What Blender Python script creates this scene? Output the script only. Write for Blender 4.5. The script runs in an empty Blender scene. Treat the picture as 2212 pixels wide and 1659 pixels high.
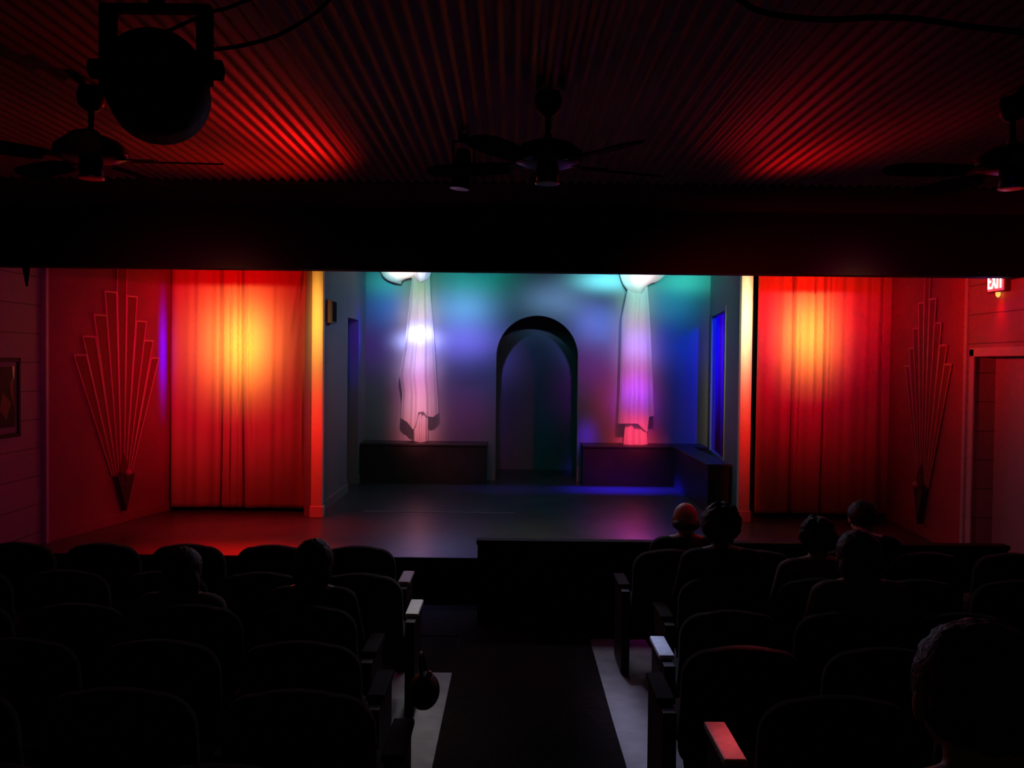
import bpy, bmesh, math, random
from mathutils import Vector, Matrix, noise
random.seed(7)
C = bpy.context.scene.collection
PI = math.pi
R = math.radians

# ------------------------------------------------------------------ camera
F = 1900.0
EYE = Vector((0, 0, 2.2))
PITCH = math.atan(44.5/F)
ROLL = 0.011
fw = Vector((0, math.cos(PITCH), -math.sin(PITCH)))
up0 = Vector((0, math.sin(PITCH), math.cos(PITCH)))
rt = Vector((1, 0, 0))*math.cos(ROLL) + up0*math.sin(ROLL)
up = up0*math.cos(ROLL) - Vector((1, 0, 0))*math.sin(ROLL)
cam_d = bpy.data.cameras.new('camera')
cam_d.sensor_width = 36; cam_d.lens = 36*F/2212
cam_d.clip_start = 0.05; cam_d.clip_end = 60
cam = bpy.data.objects.new('camera', cam_d); C.objects.link(cam)
M = Matrix((rt, up, -fw)).transposed().to_4x4(); M.translation = EYE
cam.matrix_world = M
bpy.context.scene.camera = cam

def ray(px, py):
    return fw*F + rt*(px-1106) - up*(py-829.5)
def at(px, py, d):
    """the point that stands d metres in front of the viewer's seat"""
    v = ray(px, py); return EYE + v*(d/v.y)
def on(px, py, p0, n):
    v = ray(px, py); return EYE + v*((p0-EYE).dot(n)/v.dot(n))

# ------------------------------------------------------------------ materials
def mat(name, col, rough=.6, metal=0, spec=.5, noise_amt=0, noise_scale=8, bump=0, bump_scale=40, sheen=0, emis=None, emis_s=0, coat=0):
    m = bpy.data.materials.new(name); m.use_nodes = True
    nt = m.node_tree; b = nt.nodes['Principled BSDF']
    b.inputs['Base Color'].default_value = (*col, 1)
    b.inputs['Roughness'].default_value = rough
    b.inputs['Metallic'].default_value = metal
    b.inputs['Specular IOR Level'].default_value = spec
    if sheen: b.inputs['Sheen Weight'].default_value = sheen
    if coat: b.inputs['Coat Weight'].default_value = coat
    tc = nt.nodes.new('ShaderNodeTexCoord')
    if noise_amt:
        n = nt.nodes.new('ShaderNodeTexNoise'); n.inputs['Scale'].default_value = noise_scale; n.inputs['Detail'].default_value = 5
        nt.links.new(tc.outputs['Object'], n.inputs['Vector'])
        r = nt.nodes.new('ShaderNodeValToRGB')
        r.color_ramp.elements[0].position = .3; r.color_ramp.elements[1].position = .7
        r.color_ramp.elements[0].color = (*[c*(1-noise_amt) for c in col], 1)
        r.color_ramp.elements[1].color = (*[min(1, c*(1+noise_amt)) for c in col], 1)
        nt.links.new(n.outputs['Fac'], r.inputs['Fac']); nt.links.new(r.outputs['Color'], b.inputs['Base Color'])
    if bump:
        n = nt.nodes.new('ShaderNodeTexNoise'); n.inputs['Scale'].default_value = bump_scale; n.inputs['Detail'].default_value = 4
        nt.links.new(tc.outputs['Object'], n.inputs['Vector'])
        bp = nt.nodes.new('ShaderNodeBump'); bp.inputs['Strength'].default_value = bump; bp.inputs['Distance'].default_value = .01
        nt.links.new(n.outputs['Fac'], bp.inputs['Height']); nt.links.new(bp.outputs['Normal'], b.inputs['Normal'])
    if emis:
        b.inputs['Emission Color'].default_value = (*emis, 1); b.inputs['Emission Strength'].default_value = emis_s
    return m

def siding_mat(name, col):
    """painted wall of wide boards with thin dark seams"""
    m = mat(name, col, .65, bump=.25, bump_scale=30)
    nt = m.node_tree; b = nt.nodes['Principled BSDF']
    tc = nt.nodes.new('ShaderNodeTexCoord'); sp = nt.nodes.new('ShaderNodeSeparateXYZ'); cb = nt.nodes.new('ShaderNodeCombineXYZ')
    nt.links.new(tc.outputs['Object'], sp.inputs[0])
    nt.links.new(sp.outputs['Y'], cb.inputs['X']); nt.links.new(sp.outputs['Z'], cb.inputs['Y'])
    br = nt.nodes.new('ShaderNodeTexBrick')
    br.inputs['Scale'].default_value = 1; br.inputs['Brick Width'].default_value = 2.4; br.inputs['Row Height'].default_value = .27
    br.inputs['Mortar Size'].default_value = .006; br.inputs['Mortar Smooth'].default_value = .2
    br.inputs['Color1'].default_value = (*col, 1); br.inputs['Color2'].default_value = (*[c*.88 for c in col], 1)
    br.inputs['Mortar'].default_value = (*[c*.35 for c in col], 1)
    nt.links.new(cb.outputs[0], br.inputs['Vector']); nt.links.new(br.outputs['Color'], b.inputs['Base Color'])
    return m

def sheer_mat(name, col, clear=.1, trans=.45):
    m = bpy.data.materials.new(name); m.use_nodes = True; nt = m.node_tree
    nt.nodes.clear()
    o = nt.nodes.new('ShaderNodeOutputMaterial'); d = nt.nodes.new('ShaderNodeBsdfDiffuse'); t = nt.nodes.new('ShaderNodeBsdfTranslucent')
    x = nt.nodes.new('ShaderNodeBsdfTransparent'); m1 = nt.nodes.new('ShaderNodeMixShader'); m2 = nt.nodes.new('ShaderNodeMixShader')
    d.inputs[0].default_value = (*col, 1); t.inputs[0].default_value = (*col, 1)
    m1.inputs[0].default_value = trans; m2.inputs[0].default_value = clear
    tc = nt.nodes.new('ShaderNodeTexCoord'); w = nt.nodes.new('ShaderNodeTexNoise'); w.inputs['Scale'].default_value = 14
    bp = nt.nodes.new('ShaderNodeBump'); bp.inputs['Strength'].default_value = .3; bp.inputs['Distance'].default_value = .01
    nt.links.new(tc.outputs['Object'], w.inputs['Vector']); nt.links.new(w.outputs['Fac'], bp.inputs['Height']); nt.links.new(bp.outputs[0], d.inputs['Normal'])
    nt.links.new(d.outputs[0], m1.inputs[1]); nt.links.new(t.outputs[0], m1.inputs[2])
    nt.links.new(m1.outputs[0], m2.inputs[1]); nt.links.new(x.outputs[0], m2.inputs[2]); nt.links.new(m2.outputs[0], o.inputs[0])
    return m

MT = dict(
    black_cloth=mat('black_cloth', (.006, .006, .006), .9, spec=.1, bump=.3),
    black_paint=mat('black_paint', (.008, .008, .008), .7, spec=.15, bump=.1),
    black_metal=mat('black_metal', (.006, .006, .006), .7, spec=.06),
    seat_cloth=mat('seat_upholstery', (.028, .024, .018), .85, spec=.15, bump=.6, bump_scale=180, sheen=.15),
    seat_shell=mat('seat_shell', (.014, .012, .010), .6, spec=.2),
    arm_lit=mat('armrest_lit_tone', (.75, .75, .75), .45, noise_amt=.12, noise_scale=30),  # lit copy of the armrests: the light on them is put into the colour
    arm_dark=mat('armrest_dark', (.02, .018, .016), .8, spec=.1),
    dark_metal=mat('seat_iron', (.02, .02, .02), .55, spec=.3),
    front_wall=siding_mat('painted_board_wall', (.34, .22, .24)),
    fan_wall=mat('splayed_wall_paint', (.42, .08, .12), .8, spec=.15, bump=.2, bump_scale=60, noise_amt=.08, noise_scale=3),
    deco_bar=mat('deco_bar_paint', (.30, .045, .05), .8, spec=.1, bump=.1),
    deco_edge=mat('deco_edge_bead', (.80, .30, .28), .35),
    deco_dark=mat('deco_base_dark', (.06, .045, .04), .5),
    stage_wall=mat('stage_wall_paint', (.27, .275, .29), .62, bump=.15, bump_scale=50),
    stage_black=mat('backstage_black', (.01, .01, .012), .9, spec=.1),
    niche=mat('niche_paint', (.22, .22, .25), .8),
    stage_floor=mat('stage_floor_paint', (.075, .075, .08), .30, spec=.45, noise_amt=.25, noise_scale=2.5, bump=.08, bump_scale=12),
    bench=mat('bench_dark_paint', (.035, .033, .036), .42, noise_amt=.2),
    post=mat('ivory_post_paint', (.82, .76, .66), .5, bump=.1),
    curtain=mat('gold_curtain_cloth', (.60, .42, .16), .62, spec=.25, bump=.35, bump_scale=90, sheen=.3),
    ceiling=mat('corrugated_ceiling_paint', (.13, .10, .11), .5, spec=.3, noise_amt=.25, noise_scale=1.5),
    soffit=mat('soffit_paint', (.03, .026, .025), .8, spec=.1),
    floor=mat('pale_worn_floor', (.30, .30, .29), .6, noise_amt=.2, noise_scale=6, bump=.2),
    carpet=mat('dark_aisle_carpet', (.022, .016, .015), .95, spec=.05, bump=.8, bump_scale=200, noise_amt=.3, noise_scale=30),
    trim=mat('painted_trim', (.48, .42, .42), .5),
    door=mat('door_paint', (.34, .30, .30), .5, bump=.1),
    frame=mat('dark_picture_frame', (.02, .014, .013), .6, spec=.2),
    matboard=mat('picture_mat', (.24, .2, .2), .8),
    sheer=sheer_mat('white_sheer_cloth', (.86, .86, .88), .10, .45),
    sheer2=sheer_mat('white_gathered_cloth', (.88, .88, .9), .03, .35),
    blue_cloth=mat('wing_curtain_cloth', (.35, .36, .5), .8, bump=.3),
    brass=mat('aged_brass', (.75, .6, .3), .28, metal=1),
    bronze=mat('dark_bronze', (.018, .014, .011), .3, metal=.6, spec=.3),
    wood_dark=mat('dark_fan_blade_wood', (.006, .005, .004), .9, spec=.05, noise_amt=.3, noise_scale=12),
    cable=mat('cable_rubber', (.006, .006, .006), .6, spec=.2),
    speaker=mat('grey_speaker', (.22, .23, .25), .6),
    sign_box=mat('sign_box', (.15, .05, .05), .5),
    sign_face=mat('sign_face_lit', (.6, .1, .08), .4, emis=(1, .04, .07), emis_s=1.1),
    sign_text=mat('sign_letters_lit', (.9, .5, .4), .4, emis=(1, .75, .62), emis_s=9),
    sign_lamp=mat('sign_lamp_lit', (.9, .5, .2), .4, emis=(1, .30, .06), emis_s=2.2),
    tape=mat('pale_floor_strip', (.6, .6, .6), .4),
    skin=mat('skin', (.42, .25, .18), .55), skin2=mat('skin_pale', (.55, .36, .28), .5),
    hair_dark=mat('hair_dark', (.012, .009, .007), .6, bump=.9, bump_scale=60),
    hair_grey=mat('hair_grey', (.10, .09, .085), .6, bump=.9, bump_scale=60),
    hair_brown=mat('hair_brown', (.04, .022, .012), .6, bump=.9, bump_scale=60),
    eye=mat('eye_white', (.6, .6, .6), .3), lips=mat('lips', (.35, .12, .1), .5),
    shirt_grey=mat('shirt_grey', (.16, .15, .13), .85, bump=.4, bump_scale=120),
    shirt_dark=mat('shirt_dark', (.02, .02, .022), .85, bump=.4, bump_scale=120),
    shirt_tan=mat('shirt_tan', (.13, .10, .06), .85, bump=.4, bump_scale=120),
    shirt_rose=mat('shirt_rose', (.18, .10, .08), .85, bump=.4, bump_scale=120),
    trousers=mat('trousers_dark', (.015, .015, .02), .9),
    shoe=mat('shoe_black', (.01, .01, .01), .4),
    lens=mat('lamp_lens', (.3, .05, .03), .1, spec=.8),
    print_dark=mat('print_dark', (.02, .018, .022), .6, spec=.2), print_red=mat('print_red', (.12, .03, .03), .6), print_pale=mat('print_pale', (.55, .45, .42), .25),
)

# ------------------------------------------------------------------ mesh helpers
def bm_(): return bmesh.new()
def add_box(b, x0, x1, y0, y1, z0, z1, mtx=None):
    vs = [Vector((x, y, z)) for z in (z0, z1) for y in (y0, y1) for x in (x0, x1)]
    if mtx: vs = [mtx @ v for v in vs]
    v = [b.verts.new(p) for p in vs]
    for f in ((0, 2, 3, 1), (4, 5, 7, 6), (0, 1, 5, 4), (2, 6, 7, 3), (0, 4, 6, 2), (1, 3, 7, 5)): b.faces.new([v[i] for i in f])
def add_hex(b, lo, hi):
    """8 corner points: four of one end, four of the other"""
    v = [b.verts.new(p) for p in list(lo)+list(hi)]; n = len(lo)
    b.faces.new(v[:n][::-1]); b.faces.new(v[n:])
    for i in range(n): b.faces.new((v[i], v[(i+1) % n], v[n+(i+1) % n], v[n+i]))
def loft(b, rings, cap0=True, cap1=True):
    rr = [[b.verts.new(p) for p in r] for r in rings]; n = len(rr[0])
    for a, c in zip(rr, rr[1:]):
        for i in range(n): b.faces.new((a[i], a[(i+1) % n], c[(i+1) % n], c[i]))
    if cap0: b.faces.new(rr[0][::-1])
    if cap1: b.faces.new(rr[-1])
def frame_of(t):
    t = t.normalized(); a = Vector((0, 0, 1)) if abs(t.z) < .9 else Vector((1, 0, 0))
    u = t.cross(a).normalized(); return u, t.cross(u).normalized()
def add_tube(b, pts, r, seg=10):
    pts = [Vector(p) for p in pts]; rings = []
    rs = r if isinstance(r, (list, tuple)) else [r]*len(pts)
    for i, p in enumerate(pts):
        t = pts[min(i+1, len(pts)-1)] - pts[max(i-1, 0)]
        u, v = frame_of(t)
        if i and (u.dot(pu) < 0): u, v = -u, -v
        pu = u
        rings.append([p + (u*math.cos(k*2*PI/seg) + v*math.sin(k*2*PI/seg))*rs[i] for k in range(seg)])
    loft(b, rings)
def add_lathe(b, prof, c=(0, 0, 0), seg=28, mtx=None):
    """prof: list of (radius, height) about the local z axis"""
    c = Vector(c); rings = []
    for r, z in prof:
        ring = [Vector((max(r, 1e-4)*math.cos(k*2*PI/seg), max(r, 1e-4)*math.sin(k*2*PI/seg), z)) for k in range(seg)]
        rings.append([((mtx @ p) if mtx else p) + c for p in ring])
    loft(b, rings)
def add_ball(b, c, rx, ry=None, rz=None, rot=None, seg=16, rings=12):
    ry = ry or rx; rz = rz or rx; c = Vector(c); R_ = []
    for i in range(rings+1):
        a = PI*i/rings; a = min(max(a, .02), PI-.02)
        ring = [Vector((rx*math.sin(a)*math.cos(k*2*PI/seg), ry*math.sin(a)*math.sin(k*2*PI/seg), -rz*math.cos(a))) for k in range(seg)]
        if rot: ring = [rot @ p for p in ring]
        R_.append([p + c for p in ring])
    loft(b, R_)
def spline(pts, n=8):
    pts = [Vector(p) for p in pts]; out = []
    for i in range(len(pts)-1):
        p0 = pts[max(i-1, 0)]; p1 = pts[i]; p2 = pts[i+1]; p3 = pts[min(i+2, len(pts)-1)]
        for k in range(n):
            t = k/n
            out.append(.5*((2*p1)+(-p0+p2)*t+(2*p0-5*p1+4*p2-p3)*t*t+(-p0+3*p1-3*p2+p3)*t**3))
    out.append(pts[-1]); return out

def obj(name, b, m, parent=None, smooth=False, bev=0, label=None):
    bmesh.ops.recalc_face_normals(b, faces=b.faces)
    me = bpy.data.meshes.new(name); b.to_mesh(me); b.free()
    if m: me.materials.append(m)
    if smooth:
        for p in me.polygons: p.use_smooth = True
    o = bpy.data.objects.new(name, me); C.objects.link(o)
    if parent: o.parent = parent
    if bev:
        md = o.modifiers.new('bevel', 'BEVEL'); md.width = bev; md.segments = 2; md.limit_method = 'ANGLE'
    if label: o['label'] = label
    return o
def thing(name, label, cat, loc=(0, 0, 0), rotz=0, group=None):
    o = bpy.data.objects.new(name, None); C.objects.link(o)
    o.location = loc; o.rotation_euler = (0, 0, rotz); o['label'] = label; o['category'] = cat
    if group: o['group'] = group
    return o
def tag(o, label, cat, group=None):
    o['label'] = label; o['category'] = cat
    if group: o['group'] = group
    return o
def struct(name, b, m, **k):
    o = obj(name, b, m, **k); o['kind'] = 'structure'; return o
def box_struct(name, m, *a, **k):
    b = bm_(); add_box(b, *a); return struct(name, b, m, **k)
def dup(root, loc=None, rotz=None, label=None, group=None):
    r = root.copy(); C.objects.link(r)
    if loc is not None: r.location = loc
    if rotz is not None: r.rotation_euler = (0, 0, rotz)
    if label: r['label'] = label
    if group: r['group'] = group
    for ch in list(root.children):
        c = ch.copy(); C.objects.link(c); c.parent = r
        for g in list(ch.children):
            d = g.copy(); C.objects.link(d); d.parent = c
    return r

# ------------------------------------------------------------------ levels and main planes
SZ = .42                     # stage floor height
CEIL = 3.5
XL, XR = -4.50, 4.29         # auditorium side walls
HY = 7.4                     # header
prof = [(-3, .78), (-.5, .64), (1.0, .46), (1.4, .42), (2.2, .29), (3.0, .18), (3.8, .09), (4.6, .02), (5.4, 0), (8.0, 0)]
def fz(y):
    for (a, za), (c, zc) in zip(prof, prof[1:]):
        if a <= y <= c: return za + (zc-za)*(y-a)/(c-a)
    return 0

# floor following the rake
b = bm_()
rings = [[Vector((XL-.2, y, z)), Vector((XR+.5, y, z)), Vector((XR+.5, y, z-.12)), Vector((XL-.2, y, z-.12))] for y, z in prof]
loft(b, rings); struct('floor', b, MT['floor'])
b = bm_()
prof2 = [(-2.9, fz(-2.9))] + [q for q in prof if -3 < q[0] < 4.4] + [(4.3, fz(4.3)), (4.5, fz(4.5)), (4.6, .02), (5.4, 0)]
rings = [[Vector((xa_, y, z+.004)), Vector((xb_, y, z+.004)), Vector((xb_, y, z+.016)), Vector((xa_, y, z+.016))] for y, z in prof2 for xa_, xb_ in [((-.24, .49) if y < 4.4 else (-.405, .64))]] + \
        [[Vector((-.395, 6.99, .004)), Vector((.64, 6.99, .004)), Vector((.64, 6.99, .016)), Vector((-.395, 6.99, .016))]]
loft(b, rings); tag(obj('carpet_runner', b, MT['carpet']), 'long dark carpet runner down the middle of the aisle floor', 'carpet')
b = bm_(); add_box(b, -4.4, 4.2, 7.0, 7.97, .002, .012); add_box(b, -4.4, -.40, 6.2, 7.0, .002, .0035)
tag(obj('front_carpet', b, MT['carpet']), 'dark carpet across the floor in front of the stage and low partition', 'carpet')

# ceiling: real corrugation running towards the stage
b = bm_(); n = int((XR-XL+.4)/.0115); W = .069
rows = []
for y in (-3.0, 6.35):
    rows.append([b.verts.new((XL-.2+i*.0115, y, CEIL + .011*math.cos(2*PI*(i*.0115)/W))) for i in range(n)])
for i in range(n-1): b.faces.new((rows[0][i], rows[0][i+1], rows[1][i+1], rows[1][i]))
top = [b.verts.new(p) for p in ((XL-.2, -3, CEIL+.1), (XR+.4, -3, CEIL+.1), (XR+.4, 6.35, CEIL+.1), (XL-.2, 6.35, CEIL+.1))]
b.faces.new(top)
struct('ceiling', b, MT['ceiling'], smooth=True)
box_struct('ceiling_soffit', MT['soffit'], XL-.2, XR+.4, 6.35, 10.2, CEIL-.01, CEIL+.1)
# sheet overlap laps across the ceiling
for y in (1.9, 4.35):
    pass
# black header
o = box_struct('wall_header', MT['black_cloth'], XL-.05, XR+.3, HY, HY+.16, 2.972, CEIL)
# side walls of the auditorium
box_struct('wall_left', MT['front_wall'], XL-.15, XL, -3, 8.45, 0, CEIL+.1)
yd = 8.17                                        # far jamb of the exit doorway
yn = 6.9
b = bm_()
add_box(b, XR, XR+.2, yd, 8.35, 0, CEIL+.1); add_box(b, XR, XR+.2, yn, yd, 2.31, CEIL+.1); add_box(b, XR, XR+.2, -3, yn, 0, CEIL+.1)
struct('wall_right', b, MT['front_wall'])
box_struct('wall_rear', MT['black_paint'], XL-.2, XR+.4, -3.15, -3, 0, CEIL+.1)
b = bm_(); add_box(b, XR+.20, XR+.25, yn-.05, yd+.02, 0, 2.33); d1 = struct('door_1', b, MT['door'], bev=.004)
b = bm_(); add_tube(b, [(XR+.2, yn+.16, 1.0), (XR+.14, yn+.16, 1.0), (XR+.14, yn+.28, 1.0)], .01); obj('door_handle', b, MT['dark_metal'], d1)
b = bm_()
for y0, y1, z0, z1 in ((yd-.02, yd+.06, 0, 2.38), (yn-.06, yn+.02, 0, 2.38), (yn-.06, yd+.06, 2.31, 2.39)): add_box(b, XR-.018, XR+.0, y0, y1, z0, z1)
struct('trim_1', b, MT['trim'], bev=.004)

# ------------------------------------------------------------------ splayed walls beside the stage
def splay_wall(name, p0, p1, side):
    """p0 near corner, p1 far corner"""
    p0 = Vector((*p0, 0)); p1 = Vector((*p1, 0)); t = (p1-p0).normalized()
    out = Vector((-side*-1*t.y, side*-1*t.x, 0)); out = Vector((side, 0, 0)) - t*t.dot(Vector((side, 0, 0))); out.normalize()
    b = bm_()
    add_hex(b, [p0, p1, p1+out*.15, p0+out*.15], [q+Vector((0, 0, CEIL+.1)) for q in (p0, p1, p1+out*.15, p0+out*.15)])
    struct(name, b, MT['fan_wall'])
    return p0, t, -out
LW = splay_wall('wall_splay_left', (-4.47, 8.45), (-4.02, 10.5), -1)
RW = splay_wall('wall_splay_right', (4.292, 8.35), (4.45, 10.5), 1)
# corner trims
box_struct('trim_2', MT['trim'], -4.53, -4.45, 8.40, 8.452, 0, CEIL, bev=.006)
box_struct('trim_3', MT['trim'], 4.275, 4.345, 8.29, 8.345, 0, CEIL, bev=.006)
# sloping baseboards on the splayed walls
for nm, (p0, t, nn), ln in (('baseboard_left', LW, 2.0), ('baseboard_right', RW, 1.95)):
    b = bm_(); q0 = p0+Vector((0, 0, SZ)); q1 = q0+t*ln
    add_hex(b, [q0, q1, q1+nn*.018, q0+nn*.018], [q+Vector((0, 0, .11)) for q in (q0, q1, q1+nn*.018, q0+nn*.018)])
    struct(nm, b, MT['fan_wall'], bev=.004)

# stage platform
b = bm_(); add_box(b, -4.62, 4.6, 8.0, 13.5, SZ-.08, SZ); add_box(b, -1.2, 2.0, 13.5, 15.2, SZ-.08, SZ); struct('floor_stage', b, MT['stage_floor'])
b = bm_(); add_box(b, -4.6, 4.55, 8.02, 8.06, 0, SZ-.08); struct('wall_stage_front', b, MT['black_paint'])
b = bm_(); add_box(b, -4.6, 4.55, 7.975, 8.0, SZ-.06, SZ+.001); struct('trim_4', b, MT['black_paint'], bev=.004)
b = bm_(); add_box(b, -1.75, .05, 10.42, 10.445, SZ+.0005, SZ+.004)
tag(obj('floor_strip', b, MT['tape']), 'thin pale strip lying across the stage floor in front of the left bench', 'floor strip')

# low black partition in front of the right of the stage
pt = thing('low_partition', 'long low black partition standing before the right side of the stage', 'partition', (0, 7.42, 0))
p_l = at(1032, 1165, 7.42).x
b = bm_(); add_box(b, p_l, 4.22, 0, .07, .013, .665); obj('panel', b, MT['black_paint'], pt)
b = bm_(); add_box(b, p_l-.01, 4.23, -.02, .09, .665, .703); obj('top_rail', b, MT['black_paint'], pt, bev=.006)

# ------------------------------------------------------------------ stage set walls
wl = [(-2.23, 10.0), (-2.25, 13.35)]
b = bm_()                                        # left wall with a doorway
dz = 2.2+.60
add_box(b, -2.38, -2.23, 10.09, 11.93, SZ, 4.6); add_box(b, -2.38, -2.23, 12.76, 13.5, SZ, 4.6); add_box(b, -2.38, -2.23, 11.93, 12.76, dz, 4.6)
struct('wall_stage_left', b, MT['stage_wall'])
b = bm_(); add_box(b, -2.23, -2.212, 10.1, 11.93, SZ, SZ+.12); add_box(b, -2.23, -2.212, 12.76, 13.35, SZ, SZ+.12); struct('baseboard_stage', b, MT['stage_wall'], bev=.004)
# right wall with an opening, slightly splayed
rw0 = Vector((2.60, 10.0, 0)); rw1 = Vector((3.0, 13.45, 0)); rt_ = (rw1-rw0).normalized(); ro = Vector((rt_.y, -rt_.x, 0))
def rseg(b, y0, y1, z0, z1, th=.06):
    a = rw0 + rt_*((y0-10.0)/rt_.y); c = rw0 + rt_*((y1-10.0)/rt_.y)
    q = [a, c, c+ro*th, a+ro*th]
    add_hex(b, [p+Vector((0, 0, z0)) for p in q], [p+Vector((0, 0, z1)) for p in q])
oy0, oy1 = 11.42, 12.98
b = bm_(); rseg(b, 10.09, oy0, SZ, 4.6); rseg(b, oy1, 13.45, SZ, 4.6); rseg(b, oy0, oy1, 2.2+.72, 4.6); rseg(b, oy0, oy1, SZ, .95)
struct('wall_stage_right', b, MT['stage_wall'])
b = bm_()                                        # thin casing round the opening
for y0, y1, z0, z1 in ((oy0-.05, oy0, .95, 2.97), (oy1, oy1+.05, .95, 2.97), (oy0-.05, oy1+.05, 2.92, 2.98)): 
    a = rw0 + rt_*((y0-10.0)/rt_.y); c = rw0 + rt_*((y1-10.0)/rt_.y); q = [a, c, c-ro*.015, a-ro*.015]
    add_hex(b, [p+Vector((0, 0, z0)) for p in q], [p+Vector((0, 0, z1)) for p in q])
struct('trim_5', b, MT['stage_wall'])
# back wall with arch
BY = 13.35
aL = on(1071, 900, Vector((0, BY, 0)), Vector((0, 1, 0))).x; aR = on(1247, 900, Vector((0, BY, 0)), Vector((0, 1, 0))).x
aT = at(1160, 682, BY).z
ar = (aR-aL)/2; ac = (aL+aR)/2; aS = aT-ar
def arch_pts(y, r=ar, steps=28):
    return [Vector((ac+r*math.cos(PI*k/steps), y, aS+r*math.sin(PI*k/steps))) for k in range(steps+1)]
b = bm_(); T = .14
xs0, xs1 = -2.38, 3.03
for y in (BY, BY+T):
    pass
def wall_face(y):
    A = arch_pts(y)                               # right to left over the top
    fs = []
    fs.append([Vector((aR, y, SZ)), Vector((xs1, y, SZ)), Vector((xs1, y, aS)), Vector((aR, y, aS))])
    fs.append([Vector((xs0, y, SZ)), Vector((aL, y, SZ)), Vector((aL, y, aS)), Vector((xs0, y, aS))])
    for k in range(28):
        p, q = A[k], A[k+1]
        tx = lambda v: Vector((xs1 + (xs0-xs1)*k/28 if v == 0 else xs1 + (xs0-xs1)*(k+1)/28, y, 4.6))
        fs.append([p, tx(0), tx(1), q])
    fs.append([Vector((aR, y, aS)), Vector((xs1, y, aS)), Vector((xs1, y, 4.6))])
    fs.append([Vector((aL, y, aS)), Vector((xs0, y, 4.6)), Vector((xs0, y, aS))])
    return fs
for y in (BY, BY+T):
    for f in wall_face(y): b.faces.new([b.verts.new(p) for p in f])
edge0 = [Vector((aR, BY, SZ))] + arch_pts(BY) + [Vector((aL, BY, SZ))]
for p, q in zip(edge0, edge0[1:]):
    b.faces.new([b.verts.new(v) for v in (p, q, q+Vector((0, T, 0)), p+Vector((0, T, 0)))])
bmesh.ops.remove_doubles(b, verts=b.verts, dist=1e-4)
struct('wall_back', b, MT['stage_wall'])
# dark niche passage behind the arch
b = bm_(); add_box(b, aL-.5, aR+.5, 14.75, 14.85, SZ, 4.0); struct('wall_niche_back', b, MT['niche'])
b = bm_(); add_box(b, aL-.6, aL-.5, 13.5, 14.85, SZ, 4.0); add_box(b, aR+.5, aR+.6, 13.5, 14.85, SZ, 4.0); struct('wall_niche_side', b, MT['niche'])
box_struct('ceiling_niche', MT['stage_black'], aL-.6, aR+.6, 13.5, 14.85, 4.0, 4.1)
# stage ceiling + wings enclosure
box_struct('ceiling_stage', MT['stage_black'], -4.7, 4.7, 10.0, 15.2, 4.6, 4.7)
box_struct('wall_lintel', MT['stage_black'], -4.7, 4.7, 10.1, 10.2, CEIL-.03, 4.6)
b = bm_(); add_box(b, -4.8, -4.7, 10.5, 13.6, SZ, 4.6); add_box(b, -4.7, -2.38, 13.5, 13.6, SZ, 4.6); struct('wall_wing_left', b, MT['stage_black'])
b = bm_(); add_box(b, 4.7, 4.8, 10.5, 13.6, SZ, 4.6); add_box(b, 3.0, 4.7, 13.5, 13.6, SZ, 4.6); struct('wall_wing_right', b, MT['stage_black'])
box_struct('wall_light_stop_left', MT['stage_black'], -4.7, -2.38, 10.62, 10.66, SZ, 4.6)  # added unseen behind the curtain, only to stop light
box_struct('wall_light_stop_right', MT['stage_black'], 2.84, 4.8, 10.62, 10.66, SZ, 4.6)  # the same added light stop behind the right curtain

# ivory posts either side of the stage opening
for (x0, x1), lab in (((672.5, 697), 'tall ivory post between the left curtain and the stage set'), ((1599, 1623.5), 'tall ivory post between the stage set and the right curtain')):
    a = at(x0, 850, 9.97).x; c = at(x1, 850, 9.97).x
    t = thing('proscenium_post', lab, 'post', (0, 9.97, SZ), group='proscenium posts')
    b = bm_(); add_box(b, a, c, 0, .09, .0, CEIL-.01-SZ); obj('shaft', b, MT['post'], t, bev=.006)
    b = bm_(); add_box(b, a-.012, c+.012, -.012, .10, 0, .13); obj('plinth', b, MT['post'], t, bev=.006)

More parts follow.
